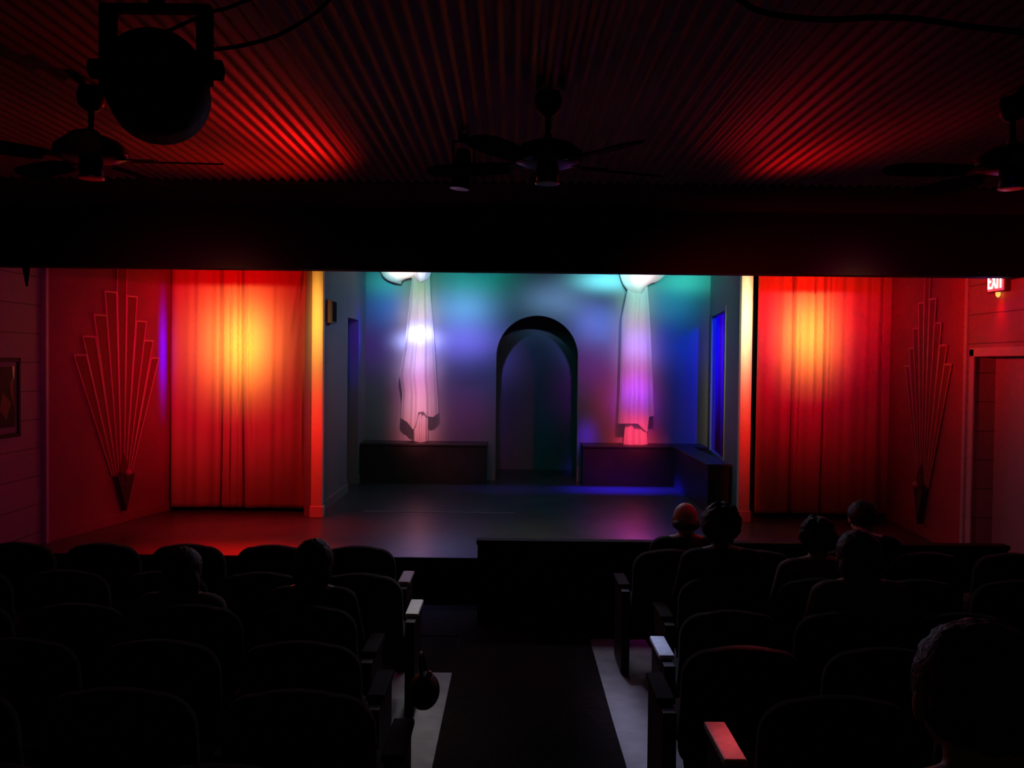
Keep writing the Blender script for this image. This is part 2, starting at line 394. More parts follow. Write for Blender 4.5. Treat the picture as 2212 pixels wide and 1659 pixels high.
# ------------------------------------------------------------------ curtains
def curtain(name, label, xa, xb, ytop, folds, seed, swag=None):
    t = thing(name, label, 'curtain', ((xa+xb)/2, 10.35, SZ), group='gold stage curtains')
    z0, z1 = .045, CEIL-.05-SZ
    b = bm_(); NX, NZ = 220, 60; cx = (xa+xb)/2
    rnd = random.Random(seed)
    ph = [rnd.uniform(0, 6.28) for _ in range(6)]
    grid = []
    for j in range(NZ+1):
        v = j/NZ; row = []
        for i in range(NX+1):
            u = i/NX; x = xa + (xb-xa)*u
            xx = u + .012*math.sin(3*v+ph[0])
            d = .014*math.sin(xx*34+ph[1]+1.3*math.sin(5*xx)) + .009*math.sin(xx*61+ph[2]+.6*v+2*math.sin(7*xx)) + .022*math.sin(xx*13+ph[3]) + .003*math.sin(xx*97+ph[4]+v)
            d *= .75+.35*v
            for (fu, fwid, dep, lo, hi) in folds:      # deep creases
                k = fu + .012*math.sin(v*2.5)*(1 if fu < .5 else -1)
                g = math.exp(-((u-k)/fwid)**2)
                w = max(0, min(1, (v-lo)/.12))*max(0, min(1, (hi-v)/.12))
                d += dep*g*w
            if swag:                                   # a big soft drape fold hooked at the top corner
                ax, az = 1.0, 1.02
                dx, dzv = (ax-u)*1.0, (az-v)
                dist = math.hypot(dx*2.0, dzv)
                ang = math.atan2(dx*2.0, max(dzv, 1e-3))
                g = math.exp(-((ang-.42-.1*math.sin(dist*4))/.12)**2)*max(0, min(1, dist/.12))*max(0, 1-dist/.62)
                d -= .085*g
                d += .05*math.exp(-((ang-.85)/.25)**2)*max(0, 1-dist/.5)
            row.append(b.verts.new((x-cx, d, z0+(z1-z0)*v)))
        grid.append(row)
    for j in range(NZ):
        for i in range(NX): b.faces.new((grid[j][i], grid[j][i+1], grid[j+1][i+1], grid[j+1][i]))
    o = obj('drapery', b, MT['curtain'], t, smooth=True)
    s = o.modifiers.new('thick', 'SOLIDIFY'); s.thickness = .006
    b = bm_(); add_tube(b, [(xa-cx-.03, 0, z1+.02), (xb-cx+.03, 0, z1+.02)], .016); obj('curtain_rod', b, MT['dark_metal'], t)
    for k in range(9):
        b = bm_()
        add_lathe(b, [(.02, -.004), (.026, -.004), (.026, .004), (.02, .004)], ((xa-cx)+(xb-xa)*(k+.5)/9, 0, z1+.012), 12, Matrix.Rotation(PI/2, 3, 'Y'))
        obj('curtain_ring', b, MT['dark_metal'], t)
    return t
P = lambda px: at(px, 850, 10.35).x
curtain('stage_curtain', 'gold curtain lit red and yellow at the left of the stage opening', P(371), P(660), 0,
        [(.355, .009, .15, -1, 1.2), (.425, .006, .07, .0, .9), (.535, .010, .17, -1, 1.2), (.485, .006, .09, .35, 1.2), (.60, .005, .05, .2, .8)], 3, swag=True)
curtain('stage_curtain', 'gold curtain lit red at the right of the stage opening beside the ivory post', P(1633), P(1926), 0,
        [(.265, .010, .16, -1, 1.2), (.485, .010, .15, -1, 1.2), (.42, .006, .08, .35, 1.2), (.31, .005, .05, .2, .8), (.55, .005, .05, .4, 1.2), (.95, .03, .06, -1, 1.2)], 8)

# ------------------------------------------------------------------ fan shaped wall ornaments
p0L = Vector((-4.47, 8.45, 0)); nL = LW[2]
def lw(px, py):
    q = on(px, py, p0L, nL); return (q-p0L).dot(LW[1]), q.z
ctr = lw(260, 850)[0]
bars = [((156, 767), (183, 767), (238, 1026), (243, 1024)), ((175.5, 727), (203, 727), (243, 1024), (248, 1022)),
        ((200, 680), (227, 681), (248, 1022), (253, 1020)), ((223.5, 629), (248, 631), (253, 1018), (258, 1014)),
        ((249, 560), (271, 560), (258, 1000), (265, 1000)), ((271.5, 639), (293, 641), (265, 1014), (269, 1018)),
        ((292, 693), (313, 695), (269, 1018), (274, 1018)), ((308.5, 735), (327.5, 737), (274, 1018), (278, 1016)),
        ((324, 773), (340, 774), (278, 1016), (282.5, 1015))]
def ornament(label, base, t, nn, scale, cs, mirror):
    root = thing('fan_ornament', label, 'wall ornament', base, group='fan ornaments on the splayed walls')
    def W3(s, z, h): return t*(cs + s*scale*mirror) + nn*h + Vector((0, 0, z))
    for q in bars:
        tl, tr, bl, br = [lw(*v) for v in q]
        s = [v[0]-ctr for v in (tl, tr, br, bl)]; z = [v[1] for v in (tl, tr, br, bl)]
        z[0] = z[1] = min((z[0]+z[1])/2, CEIL-.02)
        pts = list(zip(s, z))
        b = bm_(); add_hex(b, [W3(a, c, .0) for a, c in pts], [W3(a, c, .016) for a, c in pts]); ob = obj('bar', b, MT['deco_bar'], root)
        b = bm_()
        w = .009
        for i in ((3, 0), (0, 1), (1, 2)):
            (a, c), (a2, c2) = pts[i[0]], pts[i[1]]
            add_tube(b, [W3(a, c, .018), W3(a2, c2, .018)], .0065 if i != (0, 1) else .011, 6)
        obj('edge_bead', b, MT['deco_edge'], ob, label='thin pale bead round the bar')
    # dark pointed base with a diamond crest
    tip = lw(262, 1103); L = lw(241, 1030); Rr = lw(282, 1022)
    P_ = lambda v: (v[0]-ctr, v[1])
    b = bm_(); pts = [P_(L), P_(Rr), P_(tip)]
    add_hex(b, [W3(a, c, 0) for a, c in pts], [W3(a*.9, c, .07) for a, c in pts]); obj('base', b, MT['deco_dark'], root, bev=.004)
    b = bm_(); pts = [P_(lw(*v)) for v in ((261, 975), (269, 1018), (262, 1050), (254, 1018))]
    mid = [(a*.35+pts[2][0]*0, c) for a, c in pts]
    add_hex(b, [W3(a, c, .03) for a, c in pts], [W3(a*.3, (c-pts[1][1])*.5+pts[1][1], .085) for a, c in pts]); obj('crest', b, MT['deco_bar'], root)
    b = bm_(); q = P_(lw(262, 1020)); add_ball(b, W3(q[0], q[1], .085), .035); obj('boss', b, MT['deco_edge'], root, smooth=True)
ornament('large fan-shaped wall ornament of nine rising bars left of the stage', p0L, LW[1], nL, 1.0, ctr, 1)
p0R = Vector((4.292, 8.35, 0)); nR = RW[2]
csR = (on(2002, 850, p0R, nR)-p0R).dot(RW[1])
ornament('large fan-shaped wall ornament of nine rising bars right of the stage', p0R, RW[1], nR, .86, csR, 1)

# ------------------------------------------------------------------ benches on stage
def bench(label, boxes, top):
    t = thing('bench', label, 'bench', (0, 0, SZ), group='dark built benches on the stage')
    b = bm_()
    for q in boxes: add_box(b, *q)
    obj('box', b, MT['bench'], t, bev=.004)
    b = bm_()
    for q in top: add_box(b, *q)
    obj('top_board', b, MT['bench'], t, bev=.006)
hB = .59
bx0 = at(779, 1000, 12.85).x; bx1 = at(1050, 1000, 12.85).x
bench('low dark bench against the stage back wall, left of the arch', [(bx0, bx1, 12.86, 13.34, 0, hB-.035)], [(bx0-.0, bx1+.015, 12.84, 13.345, hB-.035, hB)])
cx0 = at(1260, 1000, 12.85).x; cx1 = 2.88
bench('low dark corner bench right of the arch, turning along the right stage wall', [(cx0, cx1, 12.86, 13.34, 0, hB-.035), (2.38, 2.63, 10.6, 12.86, 0, hB-.035)],
      [(cx0-.015, cx1, 12.84, 13.345, hB-.035, hB), (2.365, 2.66, 10.58, 12.84, hB-.035, hB)])
# small speaker on the left stage wall
t = thing('wall_speaker', 'small grey speaker box high on the left wall of the stage set', 'speaker', (-2.205, 10.65, 2.80))
b = bm_(); add_box(b, -.02, .05, -.13, .13, -.14, .14); obj('cabinet', b, MT['speaker'], t, bev=.008)
b = bm_(); add_box(b, .05, .055, -.11, .11, -.12, .12); obj('grille', b, MT['black_cloth'], t)
b = bm_(); add_box(b, -.028, .0, -.03, .03, -.16, .10); obj('bracket', b, MT['dark_metal'], t)

# cloth in the wings seen through the right opening
t = thing('wing_curtain', 'pleated curtain in the wing, lit blue beyond the right stage opening', 'curtain', (3.75, 13.25, SZ))
b = bm_(); N = 120; g = []
for j in range(2):
    g.append([b.verts.new((-.68+1.4*i/N, .04*math.sin(i*.62)+.02*math.sin(i*.27), .03+3.2*j)) for i in range(N+1)])
for i in range(N): b.faces.new((g[0][i], g[0][i+1], g[1][i+1], g[1][i]))
o = obj('drapery', b, MT['blue_cloth'], t, smooth=True); s = o.modifiers.new('thick', 'SOLIDIFY'); s.thickness = .006
b = bm_(); add_tube(b, [(-.7, 0, 3.25), (.75, 0, 3.25)], .015); obj('curtain_rod', b, MT['dark_metal'], t)

# ------------------------------------------------------------------ sheer drapes hanging on the stage
def lerp(tab, v):
    for (a, x), (c, y) in zip(tab, tab[1:]):
        if a <= v <= c: return x+(y-x)*(v-a)/(c-a)
    return tab[-1][1] if v > tab[-1][0] else tab[0][1]
def panel(d, left, right, hem, ytop, folds, seed, NX=70, NY=50, amp=.03):
    b = bm_(); rnd = random.Random(seed); ph = [rnd.uniform(0, 6) for _ in range(5)]; g = []
    for j in range(NY+1):
        row = []
        for i in range(NX+1):
            u = i/NX; yb = lerp(hem, u); v = j/NY; py = ytop + (yb-ytop)*v
            x0, x1 = lerp(left, py), lerp(right, py)
            px = x0+(x1-x0)*u
            dd = amp*(math.sin(u*folds+ph[0])*.6+math.sin(u*folds*1.9+ph[1]+v)*.35+math.sin(u*folds*.45+ph[2]+v*2)*.5)*(.35+.9*v)
            row.append(b.verts.new(at(px, py, d+dd)))
        g.append(row)
    for j in range(NY):
        for i in range(NX): b.faces.new((g[j][i], g[j][i+1], g[j+1][i+1], g[j+1][i]))
    return b
def bunch(c, rx, ry, rz, seed, drop):
    """a loose gathered bag of cloth"""
    b = bm_(); add_ball(b, (0, 0, 0), 1, seg=64, rings=36)
    for v in b.verts:
        p = v.co.copy(); a = math.atan2(p.y, p.x)
        k = 1+.07*math.sin(a*7+seed)*(1-abs(p.z))+.07*noise.noise(p*2.2+Vector((seed, 0, 0)))
        sag = drop*max(0, -p.z)*math.cos(a)
        v.co = Vector((p.x*rx*k, p.y*ry*k, p.z*rz*k + sag))+Vector(c)
    return b
DD = 12.95
t = thing('sheer_drape', 'white sheer drape hanging from a gathered cloud of cloth, left of the arch', 'drape', at(905, 955, DD), group='white sheer drapes over the benches')
def place(o, t):
    bpy.context.view_layer.update(); o.matrix_parent_inverse = Matrix.Translation(-Vector(t.location))
b = panel(DD, [(600, 890), (730, 876), (812, 863), (850, 869), (925, 864)], [(600, 929), (640, 930), (730, 938), (812, 943), (880, 947), (930, 949)],
          [(0, 903), (.18, 912), (.33, 928), (.40, 918), (.46, 890), (.6, 889), (.68, 899), (.85, 901), (1, 892)], 596, 20, 4)
o = obj('sheer_panel', b, MT['sheer'], t, smooth=True); place(o, t)
b = panel(DD+.09, [(600, 893), (700, 897), (850, 893), (960, 894)], [(600, 925), (700, 926), (850, 925), (960, 924)], [(0, 953), (.5, 956), (1, 953)], 598, 13, 6, NX=40)
o = obj('tail', b, MT['sheer'], t, smooth=True, label='narrow inner tail of cloth reaching the bench'); place(o, t)
c = at(868, 560, DD+.05)
b = bunch(c, .36, .28, .33, 1.3, .04); o = obj('gathered_top', b, MT['sheer2'], t, smooth=True); place(o, t)
c = at(912, 572, DD-.05)
b = bunch(c, .14, .16, .25, 2.9, .0); o = obj('gathered_knot', b, MT['sheer2'], t, smooth=True); place(o, t)
t = thing('sheer_drape', 'white sheer drape hanging from a gathered cloud of cloth, right of the arch', 'drape', at(1375, 960, DD), group='white sheer drapes over the benches')
b = panel(DD, [(610, 1357), (623, 1356), (688, 1343), (845, 1338.5), (920, 1334)], [(610, 1398), (623, 1399), (688, 1404), (845, 1411), (925, 1414)],
          [(0, 915), (.55, 915), (.68, 925), (.8, 934), (.86, 900), (1, 898)], 604, 15, 9)
o = obj('sheer_panel', b, MT['sheer'], t, smooth=True); place(o, t)
b = panel(DD+.09, [(600, 1364), (850, 1360), (920, 1350), (965, 1346)], [(600, 1392), (850, 1392), (965, 1399)], [(0, 960), (.6, 962), (1, 960)], 606, 9, 12, NX=40)
o = obj('tail', b, MT['sheer'], t, smooth=True, label='narrow inner tail of cloth reaching the bench'); place(o, t)
c = at(1392, 568, DD+.03)
b = bunch(c, .37, .28, .40, 4.1, .10); o = obj('gathered_top', b, MT['sheer2'], t, smooth=True); place(o, t)

# ------------------------------------------------------------------ EXIT sign on the right wall
n_r = Vector((-1, 0, 0)); pR = Vector((XR, 0, 0))
s0 = on(2147, 617, pR, n_r); s1 = on(2181, 617, pR, n_r)
yc = (s0.y+s1.y)/2; zc = s0.z+.0; hw = abs(s0.y-s1.y)/2
t = thing('exit_sign', 'glowing red EXIT sign on the right wall above the doorway', 'sign', (XR, yc, zc+.015))
b = bm_(); add_box(b, -.05, 0, -hw-.02, hw+.02, -.085, .10); obj('housing', b, MT['sign_box'], t, bev=.005)
b = bm_(); add_box(b, -.056, -.05, -hw, hw, -.072, .085); obj('face', b, MT['sign_face'], t)
cu = bpy.data.curves.new('exit_text', 'FONT'); cu.body = 'EXIT'; cu.size = .185; cu.extrude = .002; cu.align_x = 'CENTER'; cu.align_y = 'CENTER'
tmp = bpy.data.objects.new('tmp', cu); C.objects.link(tmp); bpy.context.view_layer.update()
me = bpy.data.meshes.new_from_object(tmp.evaluated_get(bpy.context.evaluated_depsgraph_get())); bpy.data.objects.remove(tmp)
xs = [v.co.x for v in me.vertices]; sc_ = (2*hw*.94)/(max(xs)-min(xs))
me.transform(Matrix.Translation((-.059, 0, .005)) @ Matrix(((0, 0, -1), (-1, 0, 0), (0, 1, 0))).to_4x4() @ Matrix.Diagonal((sc_, 1, 1, 1)))
me.materials.clear(); me.materials.append(MT['sign_text'])
o = bpy.data.objects.new('lettering', me); C.objects.link(o); o.parent = t; o['label'] = 'glowing letters EXIT'
b = bm_(); add_lathe(b, [(.004, -.045), (.018, -.03), (.02, 0), (.0, 0)], (-.03, 0, -.085), 14); obj('down_lamp', b, MT['sign_lamp'], t, smooth=True, label='small glowing lamp under the sign')

# framed picture on the left wall
pL = Vector((XL, 0, 0)); nl = Vector((1, 0, 0))
f1 = on(38, 773, pL, nl); f0z = on(38, 942, pL, nl).z
fy1 = f1.y; fz1 = f1.z; fy0 = fy1-.62
t = thing('framed_picture', 'framed dark picture with a pale mat on the left wall', 'picture', (XL, (fy0+fy1)/2, (fz1+f0z)/2))
hy = (fy1-fy0)/2; hz = (fz1-f0z)/2
b = bm_()
for q in ((-hy, hy, hz-.035, hz), (-hy, hy, -hz, -hz+.035), (-hy, -hy+.035, -hz, hz), (hy-.035, hy, -hz, hz)): add_box(b, 0, .03, q[0], q[1], q[2], q[3])
obj('frame', b, MT['frame'], t, bev=.004)
b = bm_(); add_box(b, .002, .012, -hy+.03, hy-.03, -hz+.03, hz-.03); obj('mat_board', b, MT['matboard'], t)
b = bm_(); add_box(b, .012, .015, -hy+.08, hy-.07, -hz+.09, hz-.08); pr = obj('print', b, MT['print_dark'], t)
b = bm_(); add_hex(b, [(.015, hy-.14, .03), (.015, hy-.075, -.1), (.015, hy-.1, .2), (.015, hy-.16, .12)], [(.0165, hy-.14, .03), (.0165, hy-.075, -.1), (.0165, hy-.1, .2), (.0165, hy-.16, .12)])
add_hex(b, [(.015, 0, -.1), (.015, .1, -.2), (.015, .18, -.05), (.015, .05, .05)], [(.0165, 0, -.1), (.0165, .1, -.2), (.0165, .18, -.05), (.0165, .05, .05)])
obj('printed_shape', b, MT['print_red'], pr)
b = bm_(); add_hex(b, [(.015, hy-.115, .28), (.015, hy-.075, .28), (.015, hy-.08, .18), (.015, hy-.10, .15)], [(.0165, hy-.115, .28), (.0165, hy-.075, .28), (.0165, hy-.08, .18), (.0165, hy-.10, .15)]); obj('printed_streak', b, MT['print_pale'], pr)

# ------------------------------------------------------------------ theatre seats
def outline(w, h, r, rt_, z0, dome=.018):
    """rounded back outline, points (x,z) counter clockwise"""
    pts = []
    def corner(cx, cz, rr, a0, a1, n=8):
        for k in range(n+1):
            a = a0+(a1-a0)*k/n; pts.append((cx+rr*math.cos(a), cz+rr*math.sin(a)))
    corner(w/2-r, z0+r, r, -PI/2, 0, 4)
    corner(w/2-rt_, z0+h-rt_*.85, rt_, 0, PI/2, 10)
    for k in range(1, 6):
        x = (w/2-rt_)*(1-2*k/6); pts.append((x, z0+h+rt_*.15+dome*(1-(x/(w/2-rt_))**2)))
    corner(-w/2+rt_, z0+h-rt_*.85, rt_, PI/2, PI, 10)
    corner(-w/2+r, z0+r, r, PI, 1.5*PI, 4)
    return pts
def padded(b, pts, y0, y1, puff, mtx=None):
    cx = sum(p[0] for p in pts)/len(pts); cz = sum(p[1] for p in pts)/len(pts)
    rings = []
    for y, s in ((y0+puff*0, .55), (y0+puff*.15, .82), (y0+puff*.5, .95), (y0+puff, 1), (y1-puff, 1), (y1-puff*.5, .95), (y1-puff*.15, .82), (y1, .55)):
        ring = [Vector((cx+(x-cx)*s, y, cz+(z-cz)*s)) for x, z in pts]
        rings.append([(mtx @ p) if mtx else p for p in ring])
    loft(b, rings)
def make_seat(end=None, pale=True):
    """end: None, 'L' = open aisle on the left, 'R' = on the right"""
    t = thing('theater_seat', '', 'seat')
    tilt = Matrix.Translation((0, 0, .40)) @ Matrix.Rotation(R(9), 4, 'X') @ Matrix.Translation((0, 0, -.40))
    b = bm_(); padded(b, outline(.525, .50, .05, .125, .37), -.02, .075, .03, tilt); bk = obj('backrest', b, MT['seat_cloth'], t, smooth=True)
    b = bm_(); padded(b, outline(.50, .40, .05, .10, .34), -.045, -.015, .012, tilt); obj('back_shell', b, MT['seat_shell'], bk, smooth=True)
    b = bm_(); padded(b, [(x, y) for x, y in outline(.47, .38, .06, .08, 0, .01)], -.05, .05, .03, Matrix.Translation((0, .11, .40)) @ Matrix.Rotation(R(-84), 4, 'X') @ Matrix.Diagonal((1, 1, -1, 1)) @ Matrix.Diagonal((1, 1, -1, 1)))
    obj('seat_cushion', b, MT['seat_cloth'], t, smooth=True)
    def side(x, pale, wide):
        b = bm_(); w = .042 if wide else .026
        add_box(b, x-w/2, x+w/2, .09, .45, .585, .615); obj('armrest', b, MT['arm_lit' if pale else 'arm_dark'], t, bev=.007, label='pale armrest, toned as if lit' if pale else None)
        b = bm_()
        if wide: add_box(b, x-.028, x+.028, .10, .40, .02, .585)
        else:
            add_box(b, x-.015, x+.015, .10, .16, .02, .585); add_box(b, x-.015, x+.015, .16, .38, .50, .585); add_box(b, x-.02, x+.02, .06, .34, .0, .03)
        obj('side_panel' if wide else 'standard', b, MT['dark_metal'], t, bev=.004)
    for s, e in ((-1, 'L'), (1, 'R')):
        if end == e:
            b = bm_(); x = s*.305
            add_box(b, x-.042, x+.042, .09, .43, .592, .622); obj('armrest', b, MT['arm_lit' if pale else 'arm_dark'], t, bev=.008, label='pale armrest on the aisle end, toned as if lit' if pale else None)
            b = bm_(); add_box(b, x-.03, x+.03, .0, .42, .01, .592); obj('side_panel', b, MT['dark_metal'], t, bev=.004)
        else: side(s*.283, False, False)
    return t
proto = {None: make_seat(), 'L': make_seat('L'), 'R': make_seat('R'), 'Ld': make_seat('L', False), 'Rd': make_seat('R', False)}
used = set()
rows = [  # name, y, top height, left end centre, right start centre, pitch
    ('front row', 6.2, 0, -1.07, 1.13, .600),
    ('second row', 5.4, 0, -.92, 1.30, .600),
    ('third row', 4.6, 0, -1.06, 1.155, .600),
    ('fourth row', 3.8, 0, -.90, 1.01, .610),
    ('fifth row', 3.0, 0, -.715, 1.115, .610),
    ('sixth row', 2.2, 0, -.72, 1.02, .610)]
ordn = ['nearest the aisle', 'second from the aisle', 'third from the aisle', 'fourth from the aisle', 'fifth from the aisle', 'sixth from the aisle', 'seventh from the aisle']
def put(kind, loc, label):
    if kind not in used:
        o = proto[kind]; o.location = loc; o['label'] = label; o['group'] = 'dark theater seats'; used.add(kind)
    else: o = dup(proto[kind], loc, 0, label, 'dark theater seats')
    return o
for nm, y, _, xl, xr, p in rows:
    for side, x0, sg, lim in (('left', xl, -1, -4.15), ('right', xr, 1, 3.95)):
        for k in range(7):
            x = x0+sg*k*p
            if abs(x) > abs(lim): break
            px = 1106+F*x/y
            if px < -140 or px > 2350: break
            e = ('R' if sg < 0 else 'L') if k == 0 else None
            if e and (side, nm) not in (('left', 'front row'), ('left', 'second row'), ('right', 'third row'), ('right', 'fifth row')): e += 'd'  # aisle ends left unlit get the dark armrest colour instead
            o = put(e, (x, y, fz(y)+.0), 'dark rounded theater seat in the %s %s of the aisle, %s' % (nm, side, ordn[k]))

# ------------------------------------------------------------------ people
def capsule(b, p0, r0, p1, r1, seg=14, n=4):
    p0, p1 = Vector(p0), Vector(p1); t = (p1-p0); L = t.length; t.normalize(); u, v = frame_of(t); rings = []
    for k in range(n+1):
        a = PI/2*(1-k/n)
        rings.append((p0-t*r0*math.sin(a), max(r0*math.cos(a), r0*.05)))
    for k in range(n+1):
        a = PI/2*k/n
        rings.append((p1+t*r1*math.sin(a), max(r1*math.cos(a), r1*.05)))
    loft(b, [[c+(u*math.cos(i*2*PI/seg)+v*math.sin(i*2*PI/seg))*r for i in range(seg)] for c, r in rings])
def person_meshes():
    """one seated adult, sitting on a .45 m seat with the back against the backrest; faces +y"""
    J = {}
    hip = Vector((0, .24, .53)); waist = Vector((0, .20, .72)); chest = Vector((0, .185, .90)); neck = Vector((0, .20, 1.05)); head = Vector((0, .235, 1.17))
    b = bm_()
    add_ball(b, hip, .175, .13, .12); add_ball(b, waist, .145, .105, .16); add_ball(b, chest, .165, .115, .18)
    for s in (-1, 1):
        capsule(b, (s*.05, .19, 1.0), .07, (s*.165, .185, .985), .058)
        capsule(b, (s*.185, .19, .97), .052, (s*.235, .22, .73), .042)              # upper arm
        capsule(b, (s*.235, .22, .73), .042, (s*.15, .42, .64), .028)               # forearm resting on the thigh
        w = Vector((s*.145, .44, .635)); 
        add_ball(b, w+Vector((0, .045, -.004)), .040, .052, .016)
        for k, (dx, ln) in enumerate(((-.030, .062), (-.010, .072), (.010, .068), (.029, .052))):
            a0 = w+Vector((dx*s*-1, .085, 0)); a1 = a0+Vector((dx*.25*-s, ln*.5, -.006)); a2 = a1+Vector((0, ln*.45, -.022))
            capsule(b, a0, .009, a1, .0085, 8, 2); capsule(b, a1, .0085, a2, .0075, 8, 2)
        th0 = w+Vector((-s*.032, .03, 0)); th1 = th0+Vector((-s*.03, .035, -.006)); capsule(b, th0, .012, th1, .0105, 8, 2); capsule(b, th1, .0105, th1+Vector((-s*.008, .03, -.008)), .009, 8, 2)
        capsule(b, (s*.095, .25, .53), .088, (s*.12, .67, .545), .058)              # thigh
        capsule(b, (s*.12, .67, .54), .056, (s*.125, .66, .12), .036)               # shin
        capsule(b, (s*.125, .66, .05), .035, (s*.14, .82, .035), .03)               # foot
    capsule(b, (0, .19, 1.0), .062, (0, .22, 1.12), .058)
    n_head = len(b.verts); b.verts.index_update()
    add_ball(b, head+Vector((0, .0, .02)), .077, .098, .105)
    add_ball(b, head+Vector((0, .035, -.045)), .055, .062, .062)
    add_ball(b, head+Vector((0, .085, -.09)), .024, .02, .018)
    capsule(b, head+Vector((0, .094, .012)), .009, head+Vector((0, .112, -.022)), .014, 8, 2)     # nose
    for s in (-1, 1):
        add_ball(b, head+Vector((s*.079, -.002, -.005)), .009, .018, .031)
        add_ball(b, head+Vector((s*.03, .088, .022)), .018, .01, .008)               # brow
    b.verts.index_update()
    for v in b.verts:
        if v.index >= n_head or v.index < 0: v.co = head + (v.co-head)*1.12
    return b, head
def remeshed(name, b, vox, smooth=4):
    bmesh.ops.recalc_face_normals(b, faces=b.faces)
    me = bpy.data.meshes.new('tmp'); b.to_mesh(me); b.free(); o = bpy.data.objects.new('tmp', me); C.objects.link(o)
    m = o.modifiers.new('r', 'REMESH'); m.mode = 'VOXEL'; m.voxel_size = vox; m.use_smooth_shade = True
    s = o.modifiers.new('s', 'SMOOTH'); s.factor = .5; s.iterations = smooth
    bpy.context.view_layer.update()
    out = bpy.data.meshes.new_from_object(o.evaluated_get(bpy.context.evaluated_depsgraph_get())); out.name = name
    bpy.data.objects.remove(o)
    for p in out.polygons: p.use_smooth = True
    return out
b, HEAD = person_meshes()
body_me = remeshed('body', b, .0068, 3)
def shirt_bm():
    b = bm_()
    add_ball(b, (0, .24, .56), .19, .142, .13); add_ball(b, (0, .20, .72), .162, .122, .17); add_ball(b, (0, .185, .90), .18, .13, .175)
    for s in (-1, 1):
        capsule(b, (s*.05, .19, .985), .078, (s*.165, .185, .98), .070)
        capsule(b, (s*.185, .19, .97), .066, (s*.237, .22, .73), .054); capsule(b, (s*.237, .22, .73), .054, (s*.16, .40, .645), .036)
    capsule(b, (0, .19, 1.0), .072, (0, .20, 1.035), .068)
    return b
shirt_me = remeshed('shirt', shirt_bm(), .010, 5)
b = bm_()
add_ball(b, (0, .24, .52), .192, .15, .105)
for s in (-1, 1):
    capsule(b, (s*.095, .25, .53), .098, (s*.12, .67, .545), .068); capsule(b, (s*.12, .67, .54), .066, (s*.125, .66, .14), .052)
trouser_me = remeshed('trousers', b, .011, 4)
b = bm_()
for s in (-1, 1): capsule(b, (s*.125, .645, .045), .045, (s*.145, .84, .038), .036)
shoe_me = remeshed('shoes', b, .009, 2)
def hair_bm(style, seed):
    b = bm_(); h = HEAD+Vector((0, -.008, .03)); rnd = random.Random(seed); HS = 1.12
    dims = {'short': (.086, .103, .108), 'bushy': (.102, .115, .122), 'bob': (.097, .108, .112), 'long': (.094, .108, .112), 'flat': (.09, .104, .098), 'curly': (.096, .11, .116), 'fringe': (.084, .1, .08)}[style]
    add_ball(b, h, *dims, seg=40, rings=28)
    if style == 'bob':
        add_ball(b, h+Vector((0, -.035, -.07)), .098, .07, .10, seg=32, rings=20)
    if style == 'long':
        add_ball(b, h+Vector((0, -.04, -.10)), .098, .06, .17, seg=32, rings=24)
    if style == 'fringe':
        b.free(); b = bm_(); add_ball(b, h+Vector((0, -.02, -.05)), .086, .088, .055, seg=36, rings=20)
    amp = {'bushy': .022, 'curly': .018}.get(style, .006)
    for v in list(b.verts):
        n_ = noise.noise(v.co*(38 if style in ('bushy', 'curly') else 55)+Vector((seed, seed, 0)))
        d = (v.co-h).normalized(); v.co += d*amp*n_
        f = v.co - HEAD                              # keep the face clear
        if f.y > .035 and f.z < .075:
            v.co.y = HEAD.y + .035 + (f.y-.035)*.15
    for v in b.verts: v.co = HEAD + (v.co-HEAD)*HS
    return b
def person(label, x, y, top, hair, hairm, shirtm, skinm, lean=0, turn=0, seed=1, wide=1.14):
    z = fz(y); s = (top-z)/1.32
    t = thing('person', label, 'person', (x, y-.02, z), R(turn), group='audience members')
    t.scale = (s*wide, s*1.05, s); t.rotation_euler = (0, R(lean), R(turn))
    bd = bpy.data.objects.new('body', body_me.copy()); bd.data.materials.append(MT[skinm]); C.objects.link(bd); bd.parent = t
    for nm, me_, m in (('shirt', shirt_me, shirtm), ('trousers', trouser_me, 'trousers'), ('shoes', shoe_me, 'shoe')):
        o = bpy.data.objects.new(nm, me_.copy()); o.data.materials.append(MT[m]); C.objects.link(o); o.parent = t
    if hair: obj('hair', hair_bm(hair, seed), MT[hairm], t, smooth=True)
    for sx in (-1, 1):
        b = bm_(); add_ball(b, HEAD+Vector((sx*.034, .099, .009)), .012); obj('eye', b, MT['eye'], bd, smooth=True)
    b = bm_(); add_ball(b, HEAD+Vector((0, .105, -.058)), .026, .008, .008); obj('mouth', b, MT['lips'], bd, smooth=True)
    return t
def px_x(px, y): return at(px, 1120, y).x
person('person with a balding head sitting in the front row near the aisle, right side', px_x(1482, 6.38), 6.2, 1.205, 'fringe', 'hair_grey', 'shirt_dark', 'skin2', seed=2)
person('person with bushy dark hair sitting right behind the balding head, right side', px_x(1561, 5.58), 5.4, 1.305, 'bushy', 'hair_dark', 'shirt_dark', 'skin', seed=5, wide=1.08)
person('person with dark curly hair and rose shirt in the second row, right side', px_x(1770, 5.58), 5.4, 1.235, 'curly', 'hair_dark', 'shirt_rose', 'skin', seed=8)
person('person with flat dark hair in the front row before the right curtain', px_x(1867, 6.38), 6.2, 1.235, 'flat', 'hair_dark', 'shirt_dark', 'skin2', seed=11)
person('person with round bobbed hair and tan shirt in the third row, right side', px_x(1862, 4.78), 4.6, 1.30, 'bob', 'hair_brown', 'shirt_tan', 'skin2', seed=14)
person('person with short hair sitting closest to the camera at lower right', px_x(2112, 1.56)+.035, 1.38, 1.735, 'short', 'hair_brown', 'shirt_grey', 'skin', seed=17, wide=1.25)
